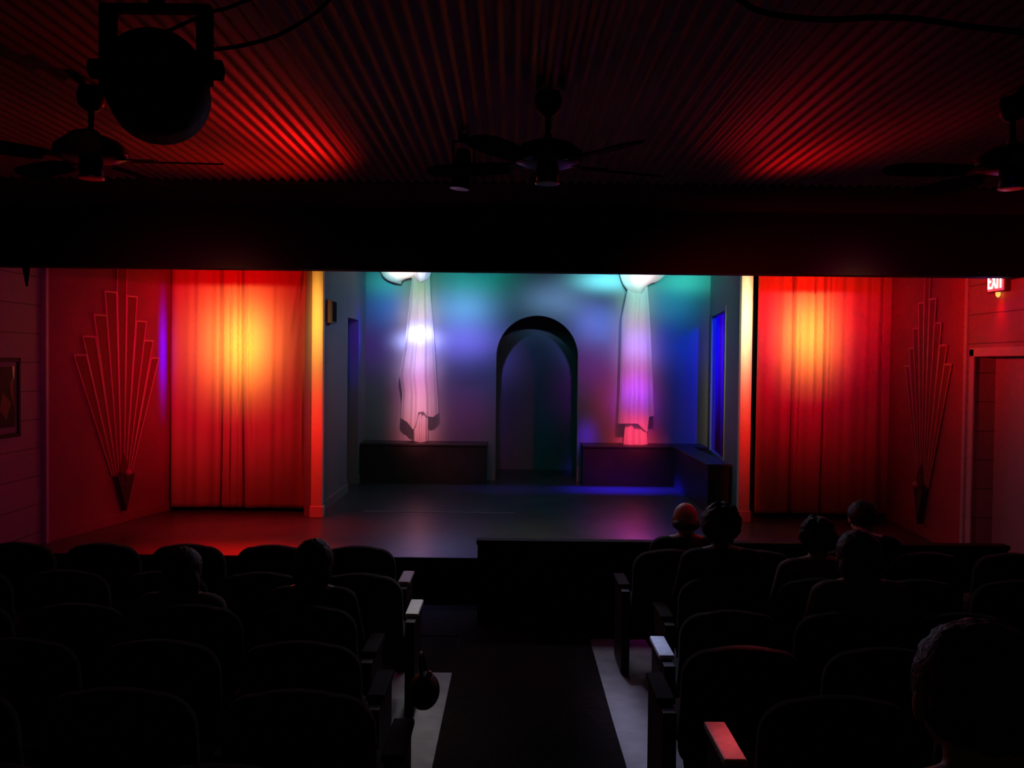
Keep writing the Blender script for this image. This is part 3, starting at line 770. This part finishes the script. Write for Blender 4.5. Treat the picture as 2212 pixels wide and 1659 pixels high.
person('person with bobbed dark hair in the third row left, seen against the stage floor', px_x(677, 4.78), 4.6, 1.22, 'bob', 'hair_dark', 'shirt_dark', 'skin2', seed=20, wide=1.08)
person('person with long hair and grey shirt in the third row left, near the red gap', px_x(393, 4.78), 4.6, 1.17, 'long', 'hair_brown', 'shirt_grey', 'skin2', seed=23)
o = dup(proto[None], (px_x(2112, 1.38), 1.36, fz(1.36)+.0), 0, 'dark rounded theater seat nearest the camera under the closest person', 'dark theater seats')

# small dark handbag hanging from the fifth-row armrest into the aisle
hb = at(938, 1492, 3.5)
t = thing('handbag', 'small dark rounded bag hanging beside the aisle armrest, left side', 'bag', (hb.x-.01, hb.y, hb.z-.05))
b = bm_(); add_ball(b, (-.03, 0, .05), .062, .10, .07, seg=24, rings=16); obj('pouch', b, MT['seat_shell'], t, smooth=True)
b = bm_(); add_tube(b, spline([(-.03, -.08, .07), (-.04, -.05, .17), (-.045, 0, .20), (-.04, .05, .17), (-.03, .08, .07)]), .007); obj('strap', b, MT['shoe'], t)
b = bm_(); add_ball(b, (-.01, 0, .118), .012); obj('clasp', b, MT['brass'], t, smooth=True)

# ------------------------------------------------------------------ ceiling fans
def ceiling_fan(label, px, rot, src=None):
    c = at(px, 330, 4.2); x = c.x
    t = thing('ceiling_fan', label, 'ceiling fan', (x, 4.2, 3.20), rot, 'dark ceiling fans')
    b = bm_(); add_lathe(b, [(.0, .285), (.055, .285), (.065, .25), (.058, .20), (.03, .175), (.0, .172)]); obj('canopy', b, MT['bronze'], t, smooth=True)
    b = bm_(); add_tube(b, [(0, 0, .06), (0, 0, .19)], .014); dr = obj('downrod', b, MT['bronze'], t, smooth=True)
    b = bm_(); add_lathe(b, [(.0, .085), (.022, .085), (.024, .055), (.0, .055)]); obj('coupling', b, MT['brass'], dr, smooth=True, label='brass coupling')
    b = bm_(); add_lathe(b, [(.0, .058), (.07, .056), (.125, .035), (.165, .0), (.168, -.03), (.15, -.05), (.09, -.062), (.0, -.064)]); obj('motor_housing', b, MT['bronze'], t, smooth=True)
    b = bm_(); add_lathe(b, [(.0, -.06), (.052, -.06), (.056, -.10), (.05, -.135), (.0, -.142)]); sh = obj('switch_housing', b, MT['bronze'], t, smooth=True)
    b = bm_(); add_lathe(b, [(.05, -.136), (.058, -.137), (.058, -.146), (.05, -.147)]); obj('trim_ring', b, MT['brass'], sh, smooth=True)
    for k in range(5):
        a = 2*PI*k/5; rm = Matrix.Rotation(a, 4, 'Z')
        b = bm_(); mt = rm @ Matrix.Translation((.17, 0, -.06)) @ Matrix.Rotation(R(12), 4, 'X')
        rings = []
        for x_, w in ((0.03, .05), (.07, .060), (.22, .068), (.35, .066), (.41, .05), (.44, .02)):
            rings.append([mt @ Vector((x_, sy*w, sz*.004)) for sy, sz in ((-1, -1), (1, -1), (1, 1), (-1, 1))])
        loft(b, rings); bl = obj('blade', b, MT['wood_dark'], t)
        b = bm_(); add_hex(b, [mt @ Vector(p) for p in ((-.06, -.02, .006), (.13, -.035, .006), (.13, .035, .006), (-.06, .02, .006))], [mt @ Vector(p) for p in ((-.06, -.02, .012), (.13, -.035, .012), (.13, .035, .012), (-.06, .02, .012))])
        obj('blade_iron', b, MT['bronze'], bl)
    return t
ceiling_fan('dark ceiling fan at upper left, beside the big stage lamp', 197, R(4))
ceiling_fan('dark ceiling fan over the middle of the hall, before the header', 1183, R(20))
ceiling_fan('dark ceiling fan at the right, partly cut by the picture edge', 2186, R(36))

# ------------------------------------------------------------------ stage lamps and cables
def frame_to(v):
    return Vector(v).to_track_quat('Z', 'Y').to_matrix()
def big_can(label, pos, aim):
    t = thing('stage_lamp', label, 'stage lamp', (pos[0], pos[1], CEIL-.012), group='black stage lamps')
    z = pos[2]-(CEIL-.012); d = (Vector(aim)-Vector(pos)).normalized(); Mx = frame_to(d)
    b = bm_(); add_lathe(b, [(.0, -.095), (.05, -.093), (.082, -.078), (.098, -.045), (.101, .0), (.101, .075), (.094, .075), (.088, .02), (.0, .02)], (0, 0, z), 40, Mx); can = obj('can', b, MT['black_metal'], t, smooth=True)
    b = bm_(); add_lathe(b, [(.0, .045), (.09, .045), (.09, .05), (.0, .05)], (0, 0, z), 32, Mx); obj('lens', b, MT['lens'], can)
    b = bm_()
    wy = .097
    add_box(b, -wy-.014, -wy+.014, -.014, .014, z-.02, z+.155); add_box(b, wy-.014, wy+.014, -.014, .014, z+.0, z+.155); add_box(b, -wy-.014, wy+.014, -.014, .014, z+.143, z+.158)
    obj('yoke', b, MT['black_metal'], t, bev=.003)
    b = bm_(); add_tube(b, [(0, 0, z+.155), (0, 0, 0)], .016); add_box(b, -.04, .04, -.04, .04, -.03, 0); obj('hanging_clamp', b, MT['black_metal'], t)
    for s in (-1, 1):
        b = bm_(); add_lathe(b, [(.0, 0), (.02, 0), (.02, .02), (.0, .02)], (s*(wy+.014), 0, z+.03), 14, Matrix.Rotation(s*PI/2, 3, 'Y')); obj('knob', b, MT['black_metal'], t)
    b = bm_(); add_box(b, -.06, -.03, -.098, -.09, z+.016, z+.026); obj('rating_plate', b, MT['arm_dark'], t)
    return t
LC = at(338, 183, 1.78)
tgtL = at(512, 735, 10.35); tgtR = at(1735, 715, 10.35)
big_can('big round black stage lamp hanging at upper left', LC, tgtL)
RC = Vector((1.72, 2.3, LC.z))
sc = at(1001, 350, 5.0)
t = thing('spotlight', 'narrow black spotlight hanging near the middle of the ceiling', 'stage lamp', (sc.x, 5.0, CEIL-.012), group='black stage lamps')
zz = at(1001, 408, 5.0).z-(CEIL-.012)
b = bm_(); add_lathe(b, [(.0, .02), (.035, .02), (.045, -.02), (.045, -.12), (.052, -.125), (.055, -.20), (.048, -.20), (.045, -.14), (0, -.14)], (0, 0, zz+.2), 24, Matrix.Rotation(R(6), 3, 'Y')); cn = obj('barrel', b, MT['black_metal'], t, smooth=True)
b = bm_(); add_lathe(b, [(.05, -.202), (.056, -.202), (.056, -.192), (.05, -.192)], (0, 0, zz+.2), 24, Matrix.Rotation(R(6), 3, 'Y')); obj('front_ring', b, MT['bronze'], cn)
b = bm_(); add_box(b, -.062, -.054, -.015, .015, zz+.12, zz+.27); add_box(b, .054, .062, -.015, .015, zz+.12, zz+.27); add_box(b, -.062, .062, -.015, .015, zz+.262, zz+.27); obj('yoke', b, MT['black_metal'], t)
b = bm_(); add_tube(b, [(0, 0, zz+.27), (0, 0, 0)], .012); add_box(b, -.03, .03, -.03, .03, -.025, 0); obj('hanging_clamp', b, MT['black_metal'], t)

def cable(label, pts, r, end=None):
    q = [at(p[0], p[1], p[2]*.78) for p in pts]
    if end: q = [Vector(e) for e in end[0]] + q + [Vector(e) for e in end[1]]
    b = bm_(); add_tube(b, spline(q, 8), r, 8); tag(obj('power_cord', b, MT['cable'], smooth=True), label, 'cable', 'cables under the ceiling')
cable('thin black cable sagging from the big lamp, the lower of two at upper left', [(425, 111, 2.32), (470, 106, 2.32), (530, 97, 2.33), (600, 76, 2.35), (655, 46, 2.38), (700, 12, 2.42), (735, -40, 2.44), (765, -160, 2.44), (780, -480, 2.44)], .0043)
cable('thin black cable above the big lamp, the upper of two at upper left', [(345, 76, 2.35), (400, 50, 2.35), (450, 28, 2.36), (510, 10, 2.38), (575, -30, 2.4), (600, -150, 2.4), (610, -490, 2.42)], .004)
cable('thick black cable sagging under the ceiling at upper right', [(1515, -480, 2.45), (1530, -170, 2.44), (1560, -40, 2.42), (1610, 8, 2.4), (1650, 26, 2.38), (1720, 38, 2.36), (1800, 42, 2.35), (1900, 37, 2.34), (1990, 42, 2.33), (2100, 58, 2.32), (2212, 70, 2.31), (2330, 90, 2.3)], .0066)
# strap end hanging from the left end of the header
h = at(62, 583, HY+.02)
b = bm_(); add_hex(b, [(h.x-.045, HY-.012, 2.99), (h.x+.03, HY-.012, 2.99), (h.x+.03, HY-.004, 2.99), (h.x-.045, HY-.004, 2.99)], [(h.x-.006, HY-.012, 2.80), (h.x+.006, HY-.012, 2.80), (h.x+.006, HY-.004, 2.80), (h.x-.006, HY-.004, 2.80)])
tag(obj('hanging_strap', b, MT['black_cloth']), 'short pointed black strap hanging from the left end of the header', 'strap')

# ------------------------------------------------------------------ lights
def spot(name, pos, aim, power, col, half, blend=1.0, size=.06, blend_tex=None):
    l = bpy.data.lights.new(name, 'SPOT'); l.energy = power; l.color = col; l.spot_size = R(half*2); l.spot_blend = blend; l.shadow_soft_size = size
    o = bpy.data.objects.new(name, l); C.objects.link(o); o.location = pos
    o.rotation_euler = (Vector(aim)-Vector(pos)).to_track_quat('-Z', 'Y').to_euler(); return o
def area(name, pos, aim, power, col, sx, sy=None, spread=180):
    l = bpy.data.lights.new(name, 'AREA'); l.energy = power; l.color = col; l.size = sx; l.spread = R(spread)
    if sy: l.shape = 'RECTANGLE'; l.size_y = sy
    o = bpy.data.objects.new(name, l); C.objects.link(o); o.location = pos
    o.rotation_euler = (Vector(aim)-Vector(pos)).to_track_quat('-Z', 'Y').to_euler(); return o
def fwd(p, q, k=.16): 
    return Vector(p)+(Vector(q)-Vector(p)).normalized()*k
def beam(name, pos, aim, power, col, sx, sy, size=.05):
    """a lamp whose lens gives a soft oval beam: sx, sy are its half widths in degrees"""
    o = spot(name, pos, aim, power, col, min(80, 3.2*max(sx, sy)), .3, size)
    l = o.data; l.use_nodes = True; nt = l.node_tree; em = nt.nodes['Emission']
    tc = nt.nodes.new('ShaderNodeTexCoord'); sp = nt.nodes.new('ShaderNodeSeparateXYZ'); nt.links.new(tc.outputs['Normal'], sp.inputs[0])
    def mth(op, a, b_=None):
        n = nt.nodes.new('ShaderNodeMath'); n.operation = op
        for k, v in enumerate((a, b_)):
            if v is None: continue
            if isinstance(v, (int, float)): n.inputs[k].default_value = v
            else: nt.links.new(v, n.inputs[k])
        return n.outputs[0]
    x = mth('DIVIDE', mth('DIVIDE', sp.outputs['X'], sp.outputs['Z']), math.tan(R(sx)))
    y = mth('DIVIDE', mth('DIVIDE', sp.outputs['Y'], sp.outputs['Z']), math.tan(R(sy)))
    r2 = mth('ADD', mth('MULTIPLY', x, x), mth('MULTIPLY', y, y))
    nt.links.new(mth('EXPONENT', mth('MULTIPLY', r2, -.5)), em.inputs['Strength'])
    return o
GAIN = {
    'floor_red_m': (1, 0.01, 0.02),
    'aisle_right': (2.3, 2.2, 3.8),
    'aisle_left': (0.65, 0.58, 0.55),
    'apron_right': (1.4, 0, 0),
    'armrest_front': (5, 3.6, 6.5),
    'armrest_left': (0.63, 0.665, 0.63),
    'armrest_right': (1.26, 1.76, 3.3),
    'bench_rose': (0.0757, 0.000355, 0.0224),
    'bench_rose_left': (0.0877, 0.0138, 0.0198),
    'blue_bar_far': (0.0312, 0.00294, 0.229),
    'blue_floor_bar': (0.03, 0.015, 1.2),
    'rear_fill': (0.35, 0.33, 0.2),
    'ceiling_left': (0.512, 0.00296, 0.00238),
    'ceiling_left_far': (1.48, 0.0164, 0.00304),
    'ceiling_left_near': (0.0356, 0.00152, 0.000691),
    'ceiling_right': (0.725, 0.00253, 0.00406),
    'ceiling_right_far': (0.339, 0.00211, 0.0051),
    'cloud_left': (2.9, 1.97, 1.76),
    'cloud_left_knot': (0.369, 0.345, 0.785),
    'cloud_right': (0.717, 0.285, 0.31),
    'curtain_core_left': (0.194, 0.044, 0.0237),
    'curtain_core_right': (0.172, 0.00286, 0.0265),
    'curtain_hot_left': (0, 0.113, 0),
    'curtain_hot_right': (0, 0.146, 0),
    'curtain_low_left': (0.118, 0.00219, 0.00579),
    'curtain_low_right': (0.095, 0, 0),
    'curtain_top_left': (0.406, 0, 0.0012),
    'curtain_top_right': (0.455, 0.008, 0.004),
    'curtain_wide_left': (0.163, 0, 0.0149),
    'curtain_wide_right': (0, 0, 0.0154),
    'door_blue_left': (0, 0, 0.558),
    'drape_l0': (0.308, 0.389, 0.00199),
    'drape_l1': (0.742, 0.431, 0.363),
    'drape_l2': (0.345, 0.378, 0.869),
    'drape_l3': (0.82, 0.567, 1.02),
    'drape_l4': (0.437, 0.0466, 0.313),
    'drape_l5': (1.02, 0.37, 0.528),
    'drape_l6': (0.96, 0.135, 0.161),
    'drape_r0': (0.525, 1.16, 0.838),
    'drape_r1': (0.48, 0.3, 0.136),
    'drape_r2': (0.676, 0.351, 1.33),
    'drape_r3': (0.407, 0.05, 0),
    'drape_r4': (0.872, 0.0914, 1.55),
    'drape_r5': (0.107, 0.0104, 0),
    'drape_r6': (2.02, 0.0735, 0.231),
    'exit_down': (5.85, 0, 0),
    'exit_glow': (0, 0, 0.728),
    'floor_lilac': (0.258, 0.355, 1.08),
    'floor_magenta': (1.84, 0.102, 1.54),
    'floor_red_l': (0.8, 0, 0),
    'floor_red_r': (0, 0, 0.215),
    'floor_slate_b': (0.644, 0.621, 0.0894),
    'head_red': (3.66, 0, 0),
    'post_left': (0.16, 0.078, 0.009),
    'post_left_low': (0.128, 0.00248, 0),
    'post_right': (0.0558, 0.0555, 0.028),
    'post_right_low': (0.079, 0.00146, 0),
    'seat_red': (9, 0.7, 0.9),
    'set_fill': (0, 3, 2.73),
    'splay_blue': (0, 0, 2.8),
    'splay_right': (0, 0, 0.057),
    'stage_spill': (0.35, 0.32, 0.45),
    'wall_left_red': (2.96, 0.00621, 1.28),
    'wall_right_low': (3.28, 0.499, 0.682),
    'wall_right_red': (16.2, 0, 0.044),
    'wash_blue_b': (0.119, 0.752, 2.99),
    'wash_blue_d': (0, 0.114, 2.13),
    'wash_cyan_a': (0.512, 1.6, 3.17),
    'wash_cyan_d': (0.07, 1.41, 2.38),
    'wash_dusk_b': (0, 0.374, 0.446),
    'wash_grey_c': (0.743, 1.45, 2.72),
    'wash_indigo_a': (0.172, 0.079, 1.04),
    'wash_magenta_c': (1.63, 0, 0),
    'wash_mauve_b': (0.31, 0, 1.37),
    'wash_plum_a': (1.75, 0.0112, 1.05),
    'wash_purple_c': (0.834, 0, 1.41),
    'wash_teal_a': (0, 1.31, 1.03),
    'wash_teal_b': (0.119, 2.37, 2.16),
    'wash_teal_c': (0.824, 4.13, 4.53),
    'wash_teal_d': (0.199, 3.32, 2.45),
    'wash_violet_a': (0.491, 0.397, 2.52),
    'wash_violet_c': (0.398, 0.675, 2.61),
    'wash_violet_e': (0.267, 0.0256, 2.49),
    'wing_blue_right': (0.00684, 0, 5.64),
}
WH = (1, 1, 1)
def col_of(name, base):
    return GAIN.get(name, (0, 0, 0))
def B(name, pos, aim, power, col, sx, sy, size=.05):
    c = col_of(name, col); power *= max(col) if name in GAIN else 1; mx = max(max(c), 1e-6)
    return beam(name, pos, aim, power*mx, tuple(v/mx for v in c), sx, sy, size)
def S(name, pos, aim, power, col, half, blend=1.0, size=.05):
    c = col_of(name, col); power *= max(col) if name in GAIN else 1; mx = max(max(c), 1e-6)
    return spot(name, pos, aim, power*mx, tuple(v/mx for v in c), half, blend, size)
def A(name, pos, aim, power, col, *k):
    c = col_of(name, col); power *= max(col) if name in GAIN else 1; mx = max(max(c), 1e-6)
    return area(name, pos, aim, power*mx, tuple(v/mx for v in c), *k)
tgtLw = at(450, 745, 10.35); tgtRw = at(1735, 735, 10.35)
for nm, src, tg, tw, k in (('left', fwd(LC, tgtL, .14), at(518, 735, 10.35), tgtLw, 1.0), ('right', Vector((1.72, 1.78, LC.z)), at(1738, 715, 10.35), tgtRw, .9)):
    B('curtain_core_'+nm, src, tg, 62000*k, (1, .085, .022), 1.9, 2.2, .08)
    B('curtain_wide_'+nm, src, tw, 18000*k, (1, .012, .014), 4.3 if nm == 'left' else 3.5, 3.9, .08)
    B('apron_'+nm, (tg.x*.95, 8.3, 3.40), (tg.x, 10.35, 2.75), 150*k, (1, .014, .012), 20, 12)
pl_ = at(684, 700, 9.97); pr_ = at(1611, 700, 9.97)
B('post_left', (pl_.x+.35, 7.9, 3.3), pl_, 2500, (1, .12, .035), 1.5, 9, .02)
B('post_right', (pr_.x-.35, 7.9, 3.3), pr_+Vector((0, 0, .05)), 9000, (1, .13, .06), 1.5, 9, .02)
B('curtain_hot_left', fwd(LC, tgtL, .14), at(522, 745, 10.35), 30000, (1, .085, .022), 1.1, 1.8, .05)
B('curtain_hot_right', Vector((1.72, 1.78, LC.z)), at(1745, 720, 10.35), 30000, (1, .085, .022), 1.2, 1.8, .05)
B('post_left_low', (pl_.x+.35, 7.9, 3.3), at(684, 930, 9.97), 2500, (1, .12, .035), 1.5, 7, .02)
B('post_right_low', (pr_.x-.35, 7.9, 3.3), at(1610, 910, 9.97), 4000, (1, .13, .06), 1.5, 7, .02)
B('curtain_low_left', (-1.2, 6.9, 2.6), at(500, 920, 10.35), 3000, (1, .012, .014), 9, 6)
B('curtain_low_right', (1.6, 6.9, 2.6), at(1710, 860, 10.35), 3000, (1, .012, .014), 7, 6)
B('curtain_top_left', (-2.8, 7.9, 2.9), at(500, 610, 10.35), 600, (1, .03, .02), 14, 7)
B('curtain_top_right', (2.9, 7.9, 2.9), at(1730, 625, 10.35), 600, (1, .03, .02), 12, 7)
B('splay_left', (-2.4, 8.2, 3.3), on(255, 790, p0L, nL), 150, (1, .01, .01), 14, 20)
B('splay_right', (2.6, 8.2, 3.3), on(1985, 720, p0R, nR), 100, (1, .01, .01), 12, 16)
# red spill over the ribs of the ceiling
B('ceiling_left', (-.9, 6.95, 2.90), (-1.45, 4.9, 3.5), 300, (1, .015, .025), 5, 5)
B('ceiling_left_far', (-.9, 6.95, 2.90), (-1.85, 5.7, 3.5), 100, (1, .015, .025), 10, 6)
B('ceiling_left_near', (-.9, 6.95, 2.90), (-1.2, 3.9, 3.5), 300, (1, .015, .025), 3.5, 3)
B('ceiling_right', (1.35, 6.95, 2.90), (1.95, 5.35, 3.5), 120, (1, .015, .025), 6, 5)
B('ceiling_right_far', (1.35, 6.95, 2.90), (1.45, 4.6, 3.5), 60, (1, .015, .025), 5, 4)
# colours on the stage set: lamps in a row behind the header
BW = lambda px, py: at(px, py, BY)
for nm, px, py, sx, sy, c in (
    ('teal_a', 1010, 598, 62, 30, (.0, .15, .15)), ('cyan_a', 1000, 665, 48, 30, (.015, .08, .18)), ('violet_a', 1000, 735, 55, 30, (.06, .05, .25)),
    ('indigo_a', 1020, 820, 60, 45, (.02, .012, .06)), ('teal_b', 838, 608, 36, 22, (.01, .09, .1)), ('blue_b', 845, 665, 40, 30, (.005, .04, .1)),
    ('mauve_b', 815, 745, 42, 38, (.03, .02, .06)), ('dusk_b', 810, 860, 40, 60, (.01, .01, .012)), ('plum_a', 1000, 905, 50, 45, (.015, .007, .025)), ('rose_a', 955, 900, 22, 50, (.04, .005, .02)),
    ('teal_c', 1312, 606, 42, 15, (.015, .23, .21)), ('teal_d', 1480, 606, 46, 20, (.0, .14, .12)), ('grey_c', 1200, 648, 50, 28, (.03, .05, .10)),
    ('violet_c', 1290, 700, 38, 32, (.06, .05, .19)), ('purple_c', 1280, 785, 40, 40, (.04, .015, .07)), ('magenta_c', 1312, 875, 24, 50, (.07, .004, .02)),
    ('cyan_d', 1450, 655, 46, 30, (.005, .06, .1)), ('blue_d', 1450, 740, 50, 40, (.005, .017, .11)), ('navy_d', 1465, 835, 46, 46, (.003, .006, .03)),
    ('violet_e', 1267, 942, 15, 18, (.02, .007, .11))):
    tp = BW(px, py); src = Vector((tp.x*.75+.1, 9.2, 3.38)); L_ = (tp-src).length
    B('wash_'+nm, src, tp, 2400*(L_/4.2)**2, c, math.degrees(sx*.00703/L_), math.degrees(sy*.00703/L_))
for w_, px, lst in (('l', 903, ((635, 32, 900, (.75, .82, .72)), (680, 26, 1100, (.8, .78, .9)), (722, 13, 5000, (.85, .85, 1)), (768, 28, 1200, (.80, .62, 1)), (815, 30, 900, (.95, .45, .85)), (870, 34, 1000, (1, .32, .5)), (930, 26, 800, (1, .20, .32)))),
                (('r'), 1376, ((635, 32, 600, (.45, .85, .80)), (700, 30, 800, (.62, .62, 1)), (750, 28, 900, (.85, .5, 1)), (795, 28, 1000, (1, .34, .9)), (845, 26, 1000, (.75, .14, 1)), (890, 26, 1000, (1, .12, .45)), (935, 24, 1100, (1, .10, .25))))):
    for k_, (py, sy, p_, c_) in enumerate(lst):
        tp = at(px, py, DD); src = Vector((tp.x*.8+.1, 9.3, 3.36)); L_ = (tp-src).length
        B('drape_%s%d' % (w_, k_), src, tp, p_, c_, math.degrees(25*.0068/L_), math.degrees(sy*.0068/L_), .03)
for nm, px, py, sx, sy, p_ in (('left', 868, 590, 20, 14, 1500), ('left_knot', 912, 592, 11, 13, 2500), ('right', 1388, 600, 26, 16, 3000)):
    tp = at(px, py, DD-.25); src = Vector((tp.x*.8+.1, 9.0, .55)); L_ = (tp-src).length
    B('cloud_'+nm, src, tp, p_, (.8, .9, 1), math.degrees(sx*.0068/L_), math.degrees(sy*.0068/L_), .03)
tp = at(1335, 1003, 12.86); B('bench_rose', (1.3, 9.3, 3.3), tp, 4000, (1, .02, .1), 5, 3)
tp = at(960, 1003, 12.86); B('bench_rose_left', (-.9, 9.3, 3.3), tp, 1500, (1, .1, .2), 5, 3)
# pools of colour on the stage floor
for nm, px, py, d_, sx, sy, p_, c in (('red_l', 530, 1195, 8.15, .5, .25, 2500, (1, .01, .02)), ('red_m', 560, 1135, 9.3, .8, .5, 400, (1, .01, .02)), ('red_r', 1740, 1160, 8.6, .5, .25, 180, (1, .02, .03)), ('lilac', 910, 1190, 8.2, .30, .55, 200, (.75, .5, 1)),
        ('slate_a', 1000, 1180, 8.3, .4, .5, 60, (.5, .55, 1)), ('magenta', 1368, 1140, 9.0, .20, .8, 300, (1, .12, .6)), ('slate_b', 1150, 1140, 9.2, .8, .7, 60, (.6, .6, 1)), ('slate_c', 760, 1130, 9.6, .5, .6, 30, (.7, .75, 1))):
    tp = at(px, py, d_); tp.z = SZ
    src = Vector((tp.x, 8.6 if d_ < 8.9 else 8.9, 3.4)); L_ = (tp-src).length
    B('floor_'+nm, src, tp, p_, c, math.degrees(sx/L_), math.degrees(sy/L_))
# blue lamps in the wings, shining through the doorways; one added over the apron
B('wing_blue_right', (3.45, 11.3, 3.3), (3.06, 13.1, 2.2), 60, (.06, .03, 1), 7, 22)
B('wing_blue_right_low', (3.45, 11.3, 2.6), (3.06, 13.1, 1.2), 60, (.06, .03, 1), 7, 22)
A('blue_floor_bar', (-4.3, 12.46, 2.9), (1.62, 12.46, SZ), 12, (.01, .03, 1), .62, .40, 6)
A('blue_bar_far', (-4.3, 12.46, 2.9), (.3, 12.46, SZ), 6, (.01, .03, 1), .62, .7, 14)
B('door_blue_left', (2.85, 12.2, 2.75), (-2.31, 12.76, 2.55), 3000, (.05, .05, 1), 1.2, 2.5)
B('splay_blue', (1.5, 8.25, 3.3), on(352, 760, p0L, nL), 6000, (.15, 0, 1), .30, 2.6)  # added narrow spot for the blue streak on the left splayed wall
# cool grey stage light over the front floor and first rows, helped by added beams
A('stage_spill', (.3, 9.6, 3.1), (.2, 6.0, .2), 14, (.72, .72, 1), 2.2, .4, 110)
A('set_fill', (.3, 10.5, 3.35), (.3, 13.0, .8), 2, (.55, .65, 1), 3, .4)
B('aisle_left', (-.45, 7.2, 3.3), (-.46, 5.0, 0), 100, (1, 1, 1), 3.5, 9)  # this and the next four: added beams brightening aisle floor and single armrests
B('aisle_right', (.62, 7.2, 3.3), (.72, 5.2, 0), 60, (.8, .85, 1), 2.2, 9)
B('armrest_right', (.4, 7.2, 3.3), (.85, 4.88, .64), 60, (.8, .85, 1), 1.5, 2)
B('armrest_left', (-.6, 7.1, 3.3), (-.64, 5.65, .62), 60, (1, 1, 1), 2, 4)
B('armrest_front', (-.6, 7.6, 3.2), (-.80, 6.5, .62), 60, (1, 1, 1), 2, 4)
# exit sign glow
A('exit_glow', (XR-.10, yc, zc), (XR-1.6, yc-.4, zc-.9), .6, (1, .08, .06), .22, .12)
S('exit_down', (XR-.035, yc, zc-.10), (XR, yc, zc-.5), 2.5, (1, .2, .06), 30)
B('wall_right_red', (-.6, 6.4, 2.75), (XR, 7.95, 2.85), 60, (1, .05, .06), 7, 7)
B('wall_right_low', (-.6, 6.4, 2.75), (XR, 7.6, 1.4), 30, (1, .08, .10), 9, 14)
B('wall_left_red', (1.5, 6.2, 2.75), (XL, 8.0, 1.8), 24, (1, .08, .12), 9, 16)
# red light grazing the armrests at the right
B('seat_red', (2.6, 6.9, 3.1), (.84, 3.27, .8), 60, (1, .08, .09), 1.0, 1.0)
B('head_red', (2.6, 6.9, 3.1), (1.3, 6.35, 1.2), 4, (1, .08, .09), 6, 6)
# added dim warm fill behind the camera, so the seat backs show
A('rear_fill', (0, -2.6, 3.0), (0, 5, 1), 1.0, (1, .85, .5), 1.5, .4)

for o in list(bpy.data.objects):                  # drop lamps that are switched off
    if o.type == 'LIGHT' and o.data.energy < .01: bpy.data.objects.remove(o)

w = bpy.data.worlds.new('world'); bpy.context.scene.world = w; w.use_nodes = True
w.node_tree.nodes['Background'].inputs[0].default_value = (.001, .001, .001, 1)
sc_ = bpy.context.scene
sc_.view_settings.view_transform = 'Standard'; sc_.view_settings.look = 'None'; sc_.view_settings.gamma = 1; sc_.view_settings.exposure = 0
sc_.view_settings.use_curve_mapping = False
sc_.cycles.use_denoising = True
sc_.cycles.max_bounces = 6; sc_.cycles.diffuse_bounces = 3; sc_.cycles.transparent_max_bounces = 8
sc_.cycles.sample_clamp_indirect = 4
